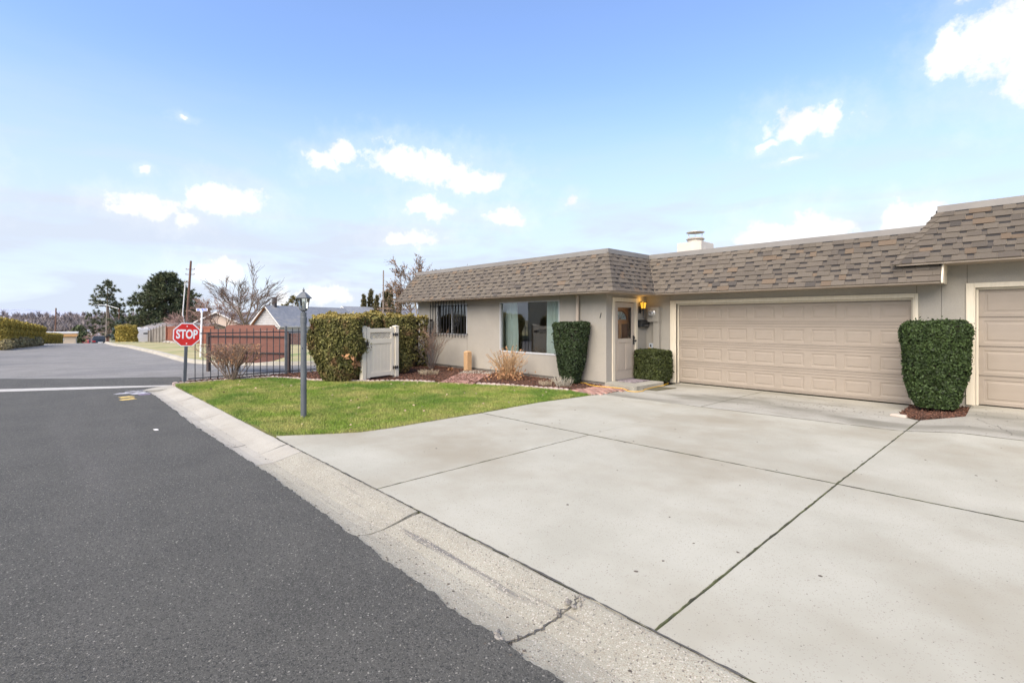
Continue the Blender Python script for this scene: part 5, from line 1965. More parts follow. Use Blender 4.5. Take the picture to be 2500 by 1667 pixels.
for z_ in (.585, 1.115):
    MB().box(-.0, W_ - .046, -.04, -.001, z_ - .018, z_ + .018).build('rail', M_iron, sgn_)

# ================================================================== background
def foot(u, d, dz=0.0):
    x_, y_ = far(u, d)
    return (x_, y_, T(x_, y_) + dz)

# ---- street name sign across the junction
ss = thing('street_name_sign', 'white post with a small blue and white street name sign', 'sign', foot(489, 21.8), 0)
zz = hz(756, 21.8) - ss.location.z
MB().tube([(0, 0, -.1), (.0, .06, zz - .13)], .035, 8).build('post', M_signw, ss)
blade = thing
M_blue = mat('sign_blue', (.03, .10, .55), None, 5, .4)
ang = YAW + R(-6)
Mb = Matrix.Translation((0, .06, zz)) @ Matrix.Rotation(ang, 4, 'Z')
MB().box(-.27, .27, -.006, .006, -.055, .055, M=Mb).build('blade', M_signw, ss)
MB().box(-.235, .235, -.0085, -.0065, -.042, .042, M=Mb).build('blue_field', M_blue, ss)
tx = link('lettering', text_mesh('S 68th Ave', .092, M_signw, 'lettering', .0008, .001), ss)
tx.matrix_local = Mb @ Matrix.Translation((0, -.0105, 0)) @ Matrix.Rotation(R(90), 4, 'X')
MB().box(-.05, .05, -.03, .03, -.13, -.056, M=Mb).build('bracket', mat('sign_bracket', (.55, .62, .75), None, 5, .4), ss)

# ---- hedge rows along the left verge
def col_row(u0, d0, u1, d1, n, hw, htop0, htop1, label_fmt, group, m, top, leafn, size):
    proto = None
    a, b = far(u0, d0), far(u1, d1)
    rz = math.atan2(b[1] - a[1], b[0] - a[0])
    step = math.hypot(b[0] - a[0], b[1] - a[1]) / (n - 1)
    for i in range(n):
        t = i / (n - 1)
        x_, y_ = a[0] + (b[0] - a[0]) * t, a[1] + (b[1] - a[1]) * t
        H = (htop0 + (htop1 - htop0) * t) - T(x_, y_)
        if proto is None:
            t_ = hedge('columnar_hedge', label_fmt(i, n), 'hedge', (x_, y_, T(x_, y_)), rz,
                       [(0, step * .20, hw * .7), (.2, step * .31, hw * .9), (.93, step * .33, hw), (1, step * .27, hw * .85)], 1.0, 3.5, leafn, size, m, top, z0=0, rough=.025, k=.88, group=group, stem=False, seed=i)
            proto = t_
            t_.scale = (1, 1, H)
        else:
            c = copy_tree(proto)
            c['label'] = label_fmt(i, n)
            c.location = (x_, y_, T(x_, y_))
            c.scale = (1, random.uniform(.92, 1.08), H * random.uniform(.975, 1.025))
ordn = ['nearest', 'second', 'third', 'fourth', 'fifth', 'sixth', 'seventh', 'eighth', 'ninth', 'tenth']
col_row(-4, 28.5, 91, 38, 9, .42, 1.66, 1.12, lambda i, n: 'golden clipped hedge column, %s from the left frame edge in the near row' % ordn[i].replace('nearest', 'first'), 'golden hedge columns by the road', M_gold, M_thuja_top, 3200, .085)
col_row(99, 45, 138, 56, 8, .45, .45, .02, lambda i, n: 'lower golden hedge column, %s from the left in the far row' % ordn[i].replace('nearest', 'first'), 'golden hedge columns in the far row', M_gold, M_thuja_top, 1500, .12)
# small round shrubs at the foot of the near row
M_sage = mat('sage_leaf', (.22, .19, .09), (.30, .25, .14), 4, .85, island=.4)
a, b = far(6, 27.4), far(96, 36.6)
pr = None
for i in range(7):
    t = (i + .4) / 7
    t = t ** .85
    x_, y_ = a[0] + (b[0] - a[0]) * t, a[1] + (b[1] - a[1]) * t
    lab = 'small round olive shrub at the foot of the near hedge row, %s from the left' % ordn[i].replace('nearest', 'first')
    if pr is None:
        pr = hedge('small_shrub', lab, 'shrub', (x_, y_, T(x_, y_)), 0, [(0, .16, .16), (.4, .30, .30), (.8, .26, .26), (1, .14, .14)], .50, 2, 900, .07, M_sage, z0=0, stem=False, rough=.02, group='small shrubs below the hedge row')
    else:
        c = copy_tree(pr)
        c['label'] = lab
        c.location = (x_, y_, T(x_, y_))
        c.rotation_euler.z = random.random() * 3
        s_ = random.uniform(.85, 1.15)
        c.scale = (s_, s_, s_)

# ---- box hedge right of the road
x_, y_, z_ = foot(309, 54)
hedge('box_hedge', 'big square olive hedge beside the white trailer', 'hedge', (x_, y_, z_), YAW + R(36), [(0, .8, .7), (.1, .86, .8), (.93, .86, .8), (1, .76, .7)], hz(795, 54) - z_, 5, 7000, .11, M_gold, M_thuja_top, z0=0, rough=.05, stem=False)
x_, y_, z_ = foot(192, 105)
hedge('green_tree', 'round dark green shrub behind the beige garage', 'tree', (x_, y_, z_), 0, [(0, 1.2, 1.2), (.4, 1.7, 1.7), (.8, 1.1, 1.1), (1, .4, .4)], hz(797, 105) - z_, 2, 2500, .22, mat('far_green', (.055, .075, .03), (.08, .095, .035), 2, .8, island=.4), z0=0, rough=.15)


# ---- conifers
def conifer(name, label, loc, H, W, seed, m, profile, whorls, per, tuft_n, tlen, open_=0.0, droop=-.1, trunk=.2, base_h=.08, group=None, up=.25, clump=1.0):
    rr = random.Random(seed)
    rg = np.random.default_rng(seed)
    t_ = thing(name, label, 'tree', loc, rr.random() * 6, group)
    tb = MB()
    tb.tube([(0, 0, -.3), (.02 * H, 0, H * .4), (0, .01 * H, H * .75), (0, 0, H * .97)], [trunk, trunk * .75, trunk * .4, .03], 8)
    C, D = [], []
    for i in range(whorls):
        h = base_h + (1 - base_h) * (i + rr.random() * .7) / whorls
        if h > .985:
            continue
        rad = W * .5 * np.interp(h, [q[0] for q in profile], [q[1] for q in profile])
        for k in range(per):
            if rr.random() < open_:
                continue
            an = rr.random() * 6.283
            L_ = rad * rr.uniform(.62, 1.12)
            dz = droop + rr.gauss(0, .12)
            p0 = Vector((0, 0, h * H))
            e = p0 + Vector((math.cos(an) * L_, math.sin(an) * L_, dz * L_))
            mid = p0.lerp(e, .5) + Vector((0, 0, .06 * L_))
            tb.tube([p0, mid, e], [max(.012, trunk * .22 * (1 - h)), .02, .008], 3, cap=False)
            npt = max(3, int(5 * L_ / max(W * .5, .1) * clump) + 2)
            for j in range(npt):
                f = .3 + .7 * (j + rr.random()) / npt
                q = p0.lerp(mid, f * 2) if f < .5 else mid.lerp(e, (f - .5) * 2)
                C.append((q.x + rr.gauss(0, .06) * W * .35, q.y + rr.gauss(0, .06) * W * .35, q.z + rr.gauss(0, .02) * H))
                D.append((math.cos(an) * .8, math.sin(an) * .8, up))
    for j in range(10):
        C.append((rr.gauss(0, .03) * W, rr.gauss(0, .03) * W, H * rr.uniform(.93, 1.0)))
        D.append((0, 0, 1))
    tb.build('trunk', M_bark, t_)
    C, D = np.array(C), np.array(D)
    Cn = np.repeat(C, tuft_n, 0)
    Dn = unit(np.repeat(D, tuft_n, 0) + rg.normal(0, .65, (len(Cn), 3)))
    Ln = tlen * rg.uniform(.5, 1.2, (len(Cn), 1))
    side = unit(np.cross(Dn, rg.normal(0, 1, Dn.shape)))
    wv = side * tlen * .13
    V = np.stack([Cn - wv, Cn + wv, Cn + Dn * Ln], 1).reshape(-1, 3)
    F = np.arange(len(V)).reshape(-1, 3)
    link('crown', np_mesh('crown', V, F, m), t_)
    return t_
M_pine = mat('pine_needle', (.12, .13, .075), (.085, .10, .055), .8, .8, island=.5)
M_pine_dense = mat('fir_needle', (.065, .085, .045), (.095, .11, .048), .45, .8, island=.5, c3=(.15, .145, .05), s3=.35, t3=(.55, .75))
M_spruce = mat('blue_spruce_needle', (.17, .22, .22), (.10, .14, .14), .8, .8, island=.45)
M_arb = mat('arborvitae', (.12, .11, .045), (.16, .13, .055), .9, .85, island=.45)
p_pine = [(0, .55), (.15, .85), (.35, 1.0), (.6, .82), (.8, .6), (.95, .32), (1, .1)]
x_, y_, z_ = foot(262, 74)
conifer('pine_tree', 'open grey green pine with gaps at the end of the road', (x_, y_, z_), hz(688, 74) - z_, 6.4, 3, M_pine, p_pine, 17, 7, 26, .42, .22, .04, .2, .22)
x_, y_, z_ = foot(407, 70)
conifer('fir_tree', 'large dense dark green fir behind the red fence', (x_, y_, z_), hz(668, 70) - z_, 12.6, 5, M_pine_dense, [(0, .75), (.2, .98), (.4, .92), (.6, .74), (.8, .50), (.93, .28), (1, .06)], 30, 16, 26, .5, .04, -.1, .3, .06, clump=1.5)
x_, y_, z_ = foot(297, 66)
conifer('blue_spruce', 'pale blue spruce behind the square hedge', (x_, y_, z_), hz(781, 66) - z_, 2.9, 6, M_spruce, [(0, 1), (.5, .75), (.9, .3), (1, .1)], 10, 9, 20, .32, .1, -.05, .08, .05)
for i, (u_, v_, d_, w_) in enumerate([(888, 720, 74, 1.15), (906, 706, 75, 1.5), (921, 723, 74, 1.2), (938, 714, 76, 1.3), (946, 710, 77, 1.15), (954, 706, 75, 1.3), (972, 712, 76, 1.2)]):
    x_, y_, z_ = foot(u_, d_)
    conifer('arborvitae', 'tall narrow arborvitae above the long roof, %s from the left' % ordn[i].replace('nearest', 'first'), (x_, y_, z_), hz(v_, d_) - z_, w_, 30 + i, M_arb, [(0, 1), (.5, .9), (.8, .6), (1, .12)], 22, 7, 22, .34, 0, .3, .08, .02, 'arborvitae behind the long roof', .8)
# a golden green pine showing over the white house roof
M_ygreen = mat('golden_pine', (.20, .16, .045), (.12, .11, .03), .8, .8, island=.5)
x_, y_, z_ = foot(716, 80)
conifer('pine_tree', 'golden green pine top showing over the white house roof', (x_, y_, z_), hz(724, 80) - z_, 5.2, 12, M_ygreen, p_pine, 14, 7, 24, .4, .25, .05, .2, .3)

# ---- bare trees
M_leafbr = mat('hanging_dry_leaf', (.26, .17, .12), (.20, .13, .09), 1, .9, island=.4)
x_, y_, z_ = foot(588, 44)
bare_tree('bare_tree', 'bare vase shaped tree in front of the grey roofed houses', (x_, y_, z_), (hz(664, 44) - z_) * .90, .15, 21, M_bark, mat('dark_twig', (.13, .095, .08), (.17, .125, .105), 5, .9), levels=4, spread=.55, kids=(4, 6), gravity=.06, minr=.018, trunk_f=.62, shrink=.6, fork=.8)
x_, y_, z_ = foot(545, 47)
bare_tree('bare_tree', 'reddish bare tree left of the vase shaped tree', (x_, y_, z_), (hz(715, 47) - z_) * 1.0, .11, 22, M_bark, M_twig_red, levels=4, spread=.7, kids=(5, 7), gravity=.0, minr=.016, trunk_f=.35, shrink=.6, fork=.9, leafm=(M_leafbr, 500, .10))
x_, y_, z_ = foot(488, 50)
bare_tree('bare_tree', 'low wide reddish bare tree behind the stop sign', (x_, y_, z_), (hz(722, 50) - z_) * .86, .12, 23, M_bark, M_twig_red, levels=4, spread=.75, kids=(5, 7), gravity=-.03, minr=.016, trunk_f=.3, shrink=.62, fork=1.3)
x_, y_, z_ = foot(1022, 62)
bare_tree('bare_tree', 'tall bare tree with clinging brown leaves behind the house roof', (x_, y_, z_), (hz(618, 62) - z_) * .88, .2, 31, mat('pale_bark', (.40, .35, .30), (.3, .26, .22), 3, .9), mat('pale_twig', (.22, .17, .13), (.16, .12, .095), 4, .9), levels=4, spread=.7, kids=(6, 8), gravity=.02, minr=.024, trunk_f=.4, shrink=.52, fork=.62, leafm=(M_leafbr, 3600, .16))
x_, y_, z_ = foot(1000, 66)
bare_tree('bare_tree', 'bare tree with brown leaves showing below the left eave', (x_, y_, z_), 4.4, .12, 29, MATS['pale_bark'], MATS['pale_twig'], levels=4, spread=.8, kids=(4, 6), gravity=.0, minr=.018, trunk_f=.3, fork=1.0, leafm=(M_leafbr, 700, .13))
x_, y_, z_ = foot(246, 84)
bare_tree('bare_tree', 'brown bare tree under the open pine', (x_, y_, z_), 4.6, .12, 25, M_bark, M_twig_red, levels=4, spread=.8, kids=(4, 6), gravity=.0, minr=.025, trunk_f=.3, fork=1.0)

# ---- poles
M_pole = mat('creosote_pole', (.16, .085, .06), (.11, .065, .05), 4, .9, stretch=(4, 4, .4))
M_pole_gr = mat('weathered_pole', (.26, .22, .19), (.2, .17, .15), 4, .9)
def pole(label, u, d, vtop, lean, r_, m=None, arm=False):
    x_, y_, z_ = foot(u, d)
    h_ = hz(vtop, d) - z_
    t_ = thing('utility_pole', label, 'pole', (x_, y_, z_))
    MB().tube([(0, 0, -.3), (lean[0] * h_, lean[1] * h_, h_)], [r_, r_ * .68], 10).build('pole', m or M_pole, t_)
    return t_, h_
t_, h_ = pole('tall leaning brown utility pole behind the stop sign', 452, 58, 637, (.045, .05), .16)
M_alu = mat('galvanised_pipe', (.60, .62, .64), None, 4, .35, metal=.6)
px_ = Vector((.045 * h_, .05 * h_, h_))
for f_ in (.84, .90):
    q = px_ * f_
    MB().tube([q + Vector((-.35, -.38, 0)), q + Vector((.35, .38, 0))], .035, 5).build('cross_arm', M_pole, t_)
    for s_ in (-1, 1):
        MB().lathe([(.03, 0), (.05, .05), (.02, .12)], 6, tuple(q + Vector((.33 * s_, .36 * s_, .03)))).build('insulator', M_metal_grey, t_)
x_, y_, z_ = foot(452, 50)
mast = thing('service_mast', 'thin white bent service mast just left of the tall utility pole', 'mast', (x_, y_, z_))
hm = hz(688, 50) - z_
MB().tube([(0, 0, 0), (-.02, 0, 1.8), (-.18, -.18, 2.9), (0.0, .02, hm)], .055, 8).build('pipe', mat('white_pipe', (.62, .62, .62), None, 4, .4), mast)
MB().tube([(0, .02, hm), (.15, .15, hm + .08), (.22, .2, hm - .1)], .06, 8).build('weather_head', M_metal_grey, mast)
pole('thin brown utility pole above the beige garage', 134, 96, 752, (.018, .02), .16)
t_, h_ = pole('street light pole with a long arm in front of the open pine', 259, 66, 745, (.012, .014), .1, M_pole_gr)
q = Vector((.012 * h_, .014 * h_, h_ - .05))
MB().tube([q, q + Vector((-.5, -.5, .1)), q + Vector((-.85, -.9, .08))], .035, 6).build('arm', M_alu, t_)
MB().box(-1.15, -.8, -1.2, -.88, h_ + .0, h_ + .09).build('lamp_head', M_alu, t_)
t_, h_ = pole('brown street light pole between open pine and blue spruce', 291, 68, 753, (.0, .0), .09)
q = Vector((0, 0, h_ - .05))
MB().tube([q, q + Vector((-.8, -.85, .35)), q + Vector((-1.3, -1.4, .55))], .03, 6).build('arm', M_alu, t_)
t_, h_ = pole('grey utility pole with a transformer among the arborvitae', 935, 72, 660, (.004, .004), .14, M_pole_gr)
MB().lathe([(.16, 0), (.17, .06), (.17, .55), (.1, .62)], 10, (-.34, -.3, h_ * .66)).build('transformer', M_metal_grey, t_)
MB().tube([(.0, .0, h_ * .55), (-1.3, -1.4, 1.0)], .012, 4).build('guy_wire', M_metal_grey, t_)

# ---- fences across the road
M_redw = mat('red_fence_wood', (.24, .085, .052), (.19, .065, .042), 1.2, .85, island=.2)
M_greyw = mat('grey_fence_wood', (.25, .225, .20), (.19, .17, .15), 1.2, .9, island=.25)
def board_fence(name, label, A, B, hA, hB, m, bw=.145):
    A, B = Vector((*A, 0)), Vector((*B, 0))
    d = B - A
    ang = math.atan2(d.y, d.x)
    n_ = int(d.length / bw)
    t_ = thing(name, label, 'fence', (A.x, A.y, 0), ang)
    for i in range(n_):
        f = (i + .5) / n_
        p = A.lerp(B, f)
        z_ = T(p.x, p.y)
        h_ = hA + (hB - hA) * f
        MB().box(i * bw, i * bw + bw - .012, -.012 + random.uniform(-.004, .004), .012, z_ - .05, z_ + h_ + random.uniform(-.015, .015)).build('board', m, t_)
    k = max(2, int(d.length / 2.4))
    for i in range(k + 1):
        p = A.lerp(B, i / k)
        z_ = T(p.x, p.y)
        MB().box(d.length * i / k - .05, d.length * i / k + .05, -.12, -.02, z_ - .1, z_ + hA + .05).build('post', m, t_)
    pz0, pz1 = T(A.x, A.y), T(B.x, B.y)
    for rel in (.35, hA - .12):
        b_ = MB()
        b_.add([(0, -.05, pz0 + rel), (d.length, -.05, pz1 + rel), (d.length, -.013, pz1 + rel), (0, -.013, pz0 + rel), (0, -.05, pz0 + rel + .09), (d.length, -.05, pz1 + rel + .09), (d.length, -.013, pz1 + rel + .09), (0, -.013, pz0 + rel + .09)],
               [(3, 2, 1, 0), (4, 5, 6, 7), (0, 1, 5, 4), (1, 2, 6, 5), (2, 3, 7, 6), (3, 0, 4, 7)])
        b_.build('rail', m, t_)
    return t_
A, B = far(408, 47), far(524, 44)
board_fence('red_fence', 'red brown board fence behind the stop sign', A, B, 1.55, 1.6, M_redw)
A2 = far(358, 60)
board_fence('grey_fence', 'weathered grey board fence left of the red fence', A2, A, 1.75, 1.55, M_greyw)
# low stone row at its foot
M_rock = mat('rubble', (.36, .33, .29), (.28, .26, .22), 4, .9, .6, 12, objrand=.3)
rk = MB().lathe([(.12, -.05), (.22, .04), (.2, .14), (.1, .2), (.02, .21)], 7).mesh('boulder', M_rock)
for i in range(9):
    f = i / 8
    x_, y_ = far(404 + 45 * f, 45.4 - 1.2 * f)
    o = link('boulder', rk)
    o.location = (x_, y_, T(x_, y_) + .02)
    o.scale = (random.uniform(.7, 1.3), random.uniform(.7, 1.3), random.uniform(.6, 1.1))
    o.rotation_euler = (random.uniform(-.3, .3), random.uniform(-.3, .3), random.random() * 6)
    tag(o, 'pale boulder in the row at the foot of the red fence, %s from the left' % ordn[i].replace('nearest', 'first'), 'boulder', 'boulders below the red fence')

# ---- houses across the road
M_siding = mat('white_siding', (.44, .435, .44), (.40, .395, .40), 2, .7)
M_roofb = mat('blue_grey_shingle', (.20, .215, .245), (.26, .27, .29), 3, .9, .5, 20, c3=(.30, .295, .285), s3=1.0, t3=(.5, .7), s3stretch=(.5, .5, 2))
M_roofg = mat('grey_shingle', (.18, .175, .18), (.23, .22, .22), 3, .9, .4, 20, c3=(.25, .2, .17), s3=.8, t3=(.5, .7))
M_whitep = mat('white_paint', (.60, .59, .57), None, 4, .6)
M_orange_soff = mat('cedar_soffit', (.38, .17, .09), (.30, .13, .07), 4, .8)
M_redbrick = mat('red_brick_wall', (.38, .16, .11), (.48, .28, .22), 5, .9, .3, 20, c3=(.58, .48, .43), s3=7, t3=(.55, .66))
M_dglass = mat('far_window', (.03, .035, .04), None, 4, .1)
M_beige = mat('beige_siding', (.55, .47, .39), (.50, .43, .36), 2, .8)


def gable_house(name, label, P0, P1, W_, zb, ze, zr, wallm, roofm, over=.35, lap=True, soff=None, windows=(), wains=None):
    """ridge runs from P0 to P1 (2D); W_ half width of the walls; windows = (wall, a, z0, z1, width): wall 'g' gable at P0, 'l' long wall on -y side"""
    d = Vector((P1[0] - P0[0], P1[1] - P0[1], 0))
    L_ = d.length
    t_ = thing(name, label, 'house', (P0[0], P0[1], zb), math.atan2(d.y, d.x))
    h, hr = ze - zb, zr - zb
    sl = (hr - h) / W_
    wb = MB()
    wb.add([(0, -W_, 0), (0, W_, 0), (0, W_, h), (0, 0, hr - .05), (0, -W_, h), (L_, -W_, 0), (L_, W_, 0), (L_, W_, h), (L_, 0, hr - .05), (L_, -W_, h)],
           [(0, 4, 3, 2, 1), (5, 6, 7, 8, 9), (0, 5, 9, 4), (1, 2, 7, 6)])
    wb.build('wall', wallm, t_)
    if lap:      # clapboards: long thin boards, each a little proud
        z_ = .05
        lb_ = MB()
        while z_ < hr - .2:
            w2 = W_ if z_ < h - .17 else max(0, (hr - .1 - (z_ + .17)) / sl)
            if w2 > .1:
                lb_.box(-.022, -.001, -w2, w2, z_, z_ + .165)
                lb_.add([(-.022, -w2, z_), (-.022, w2, z_), (-.04, w2, z_), (-.04, -w2, z_), (-.022, -w2, z_ + .16), (-.022, w2, z_ + .16)], [(3, 2, 5, 4), (0, 1, 2, 3)])
            if z_ < h - .17:
                lb_.box(0, L_, -W_ - .022, -W_ - .001, z_, z_ + .165)
                lb_.add([(0, -W_ - .022, z_), (L_, -W_ - .022, z_), (L_, -W_ - .04, z_), (0, -W_ - .04, z_), (0, -W_ - .022, z_ + .16), (L_, -W_ - .022, z_ + .16)], [(0, 3, 4), (3, 2, 5, 4), (1, 5, 2), (0, 1, 2, 3)])
            z_ += .185
        o = lb_.build('siding', wallm, t_)
        o['kind'] = 'stuff'
    if wains:
        MB().box(-.06, L_, -W_ - .07, -W_ - .041, 0, wains).build('brick_wainscot', M_redbrick, t_)
    for s_ in (-1, 1):
        rb = MB()
        y0, z0 = s_ * (W_ + over), h - over * sl
        x0, x1 = -over, L_ + over
        vs_ = [(x0, 0, hr), (x1, 0, hr), (x1, y0, z0), (x0, y0, z0)]
        rb.add(vs_ + [(a, b, c - .09) for a, b, c in vs_], [(0, 1, 2, 3) if s_ < 0 else (3, 2, 1, 0), (4, 5, 6, 7), (2, 3, 7, 6), (0, 3, 7, 4), (1, 2, 6, 5)])
        ro = rb.build('roof', roofm, t_)
        fb = MB()      # barge board and eave fascia
        fb.add([(x0 - .02, 0, hr + .01), (x0 - .02, y0, z0 + .01), (x0 - .02, y0, z0 - .17), (x0 - .02, 0, hr - .17), (x0, 0, hr + .01), (x0, y0, z0 + .01), (x0, y0, z0 - .17), (x0, 0, hr - .17)], [(0, 1, 2, 3), (7, 6, 5, 4), (0, 4, 5, 1), (2, 6, 7, 3)])
        fb.box(x0, x1, y0 - .02 if s_ < 0 else y0, y0 if s_ < 0 else y0 + .02, z0 - .16, z0 + .0)
        fb.build('fascia', M_whitep, ro)
        if soff:
            sb_ = MB()
            sb_.add([(x0 + .01, 0, hr - .1), (0, 0, hr - .1), (0, y0, z0 - .1), (x0 + .01, y0, z0 - .1)], [(0, 1, 2, 3)])
            sb_.build('soffit', soff, ro)
    for wl, a_, z0, z1, ww in windows:
        if wl == 'g':
            f_ = MB().box(-.07, -.041, a_ - ww / 2 - .07, a_ + ww / 2 + .07, z0 - .07, z1 + .07).build('window', M_whitep, t_)
            for q in (-1, 1):
                MB().box(-.076, -.071, a_ + q * ww / 4 - ww * .21, a_ + q * ww / 4 + ww * .21, z0, z1).build('pane', M_dglass, f_)
        else:
            f_ = MB().box(a_ - ww / 2 - .07, a_ + ww / 2 + .07, -W_ - .07, -W_ - .041, z0 - .07, z1 + .07).build('window', M_whitep, t_)
            for q in (-1, 1):
                MB().box(a_ + q * ww / 4 - ww * .21, a_ + q * ww / 4 + ww * .21, -W_ - .076, -W_ - .071, z0, z1).build('pane', M_dglass, f_)
    return t_
P0, P1 = far(652, 55), far(838, 68)
hw = gable_house('white_house', 'white clapboard house with blue grey roof and gable end facing the road', P0, P1, 1.75, hz(846, 55), hz(786, 55), hz(745, 55), M_siding, M_roofb, .42, True, M_orange_soff, [('g', -1.1, 1.05, 2.2, .9)], .0)
# brick base and carport panel on the long front
L1 = math.hypot(P1[0] - P0[0], P1[1] - P0[1])
MB().box(.05, L1, -1.86, -1.795, 0, 1.45).build('brick_base', M_redbrick, hw)
MB().box(1.0, 5.2, -1.83, -1.795, 1.5, 2.6).build('garage_panel', mat('pale_grey_panel', (.52, .52, .54), (.48, .48, .5), 2, .6), hw)
MB().box(5.25, 5.45, -1.9, -1.8, 1.0, 2.7).build('white_post', M_whitep, hw)
MB().box(.9, 1.25, -.2, .15, hz(745, 55) - hz(846, 55) - .25, hz(745, 55) - hz(846, 55) + .95).build('chimney', mat('dark_chimney', (.06, .055, .06), None, 5, .8), hw)
# second house further right, only its roof shows over the hedge
P0, P1 = far(840, 70), far(1040, 86)
h2 = gable_house('grey_roofed_house', 'house whose long blue grey roof shows over the hedge and gate', P0, P1, 3.6, hz(846, 70), hz(790, 70), hz(747.5, 70), M_siding, M_roofb, .4, False, None)
for k, (xx, hh) in enumerate(((3.2, .5), (9.8, .7), (12.5, .55))):
    MB().tube([(xx, -1.0, 3.9), (xx, -1.0, 4.85 + hh * .6)], .06, 6).build('roof_vent', M_iron, h2)
# brick house behind the bare trees
P0, P1 = far(534, 66), far(640, 74)
h3 = gable_house('brick_house', 'low beige brick house behind the bare trees', P0, P1, 3.2, hz(838, 64), hz(784, 64), hz(760, 64), mat('beige_brick', (.50, .41, .34), (.44, .35, .28), 8, .9), M_roofg, .5, False, None, [('l', 3.1, 1.0, 2.3, 2.0), ('l', 6.6, 1.0, 2.2, 1.2)])
P0, P1 = far(384, 66), far(520, 58)
h4 = gable_house('grey_roofed_shed', 'low building with grey roof behind the red and grey fences', P0, P1, 2.4, hz(838, 62), hz(804, 62), hz(788, 62), M_beige, M_roofg, .4, False, None)
# beige flat roofed garage at the end of the road
x_, y_, z_ = foot(164, 84)
bg_ = thing('beige_garage', 'small beige flat roofed building with orange fascia at the road end', 'building', (x_, y_, z_), YAW + R(40))
hb = hz(811, 84) - z_
MB().box(-1.1, 1.1, 0, 5, -.5, hb - .75).build('wall', mat('beige_wall', (.62, .52, .40), (.58, .48, .37), 2, .8), bg_)
MB().box(-3.0, 1.3, -.3, 5.2, hb - .72, hb - .25).build('fascia', mat('orange_fascia', (.58, .33, .14), None, 4, .8), bg_)
MB().box(-3.05, 1.35, -.35, 5.3, hb - .249, hb).build('roof', M_whitep, bg_)
MB().box(-2.9, -1.101, .4, 5, -.5, hb - .75).build('wall', MATS['beige_wall'], bg_)
sg = MB().box(-1.06, -.45, -.05, -.001, hb - 1.5, hb - .95).build('sign', M_signw, bg_)
MB().box(-1.0, -.52, -.056, -.051, hb - 1.16, hb - 1.03).build('sign_stripe', M_blue, sg)
MB().box(-.95, -.62, -.056, -.051, hb - 1.38, hb - 1.33).build('sign_stripe', mat('sign_grey', (.45, .45, .5), None, 4, .6), sg)
# white building in the gap at the road end
x_, y_, z_ = foot(210, 112)
P0, P1 = far(196, 114), far(228, 118)
gable_house('white_cottage', 'white cottage in the gap at the end of the road', P0, P1, 2.0, z_ - .3, hz(818, 112), hz(806, 112), M_siding, M_whitep, .3, False, None, [('l', 1.2, 1.0, 2.2, 1.2)])

# ---- white trailer by the grey fence
x_, y_, z_ = foot(347, 58)
rv = thing('travel_trailer', 'white travel trailer parked beside the grey fence', 'trailer', (x_, y_, z_), YAW + R(36))
hh = hz(803, 58) - z_
MB().prism([(-.75, .35), (.72, .35), (.75, .5), (.75, hh - .15), (.6, hh), (-.6, hh), (-.75, hh - .15)], 0, 4.6, M=Matrix(((1, 0, 0, 0), (0, 0, 1, 0), (0, 1, 0, 0), (0, 0, 0, 1)))).build('body', mat('trailer_white', (.52, .52, .54), (.47, .47, .49), 3, .4), rv, bev=.03)
for a_ in (-.35, .35):
    MB().box(a_ - .2, a_ + .2, 1.0, 1.8, hh, hh + .18).build('roof_unit', M_whitep, rv, bev=.04)
MB().box(.12, .62, -.012, -.001, hh - .62, hh - .45).build('window', M_dglass, rv)
for s_ in (-1, 1):
    MB().lathe([(.30, -.1), (.33, -.08), (.33, .08), (.30, .1)], 16, (0, 0, 0), 0, Matrix.Translation((s_ * .68, 2.2, .33)) @ Matrix.Rotation(R(90), 4, 'Y')).build('wheel', M_seal, rv)
MB().box(-.62, -.52, -.012, -.001, .55, .68).build('tail_light', mat('tail_red', (.45, .02, .02), None, 4, .3), rv)


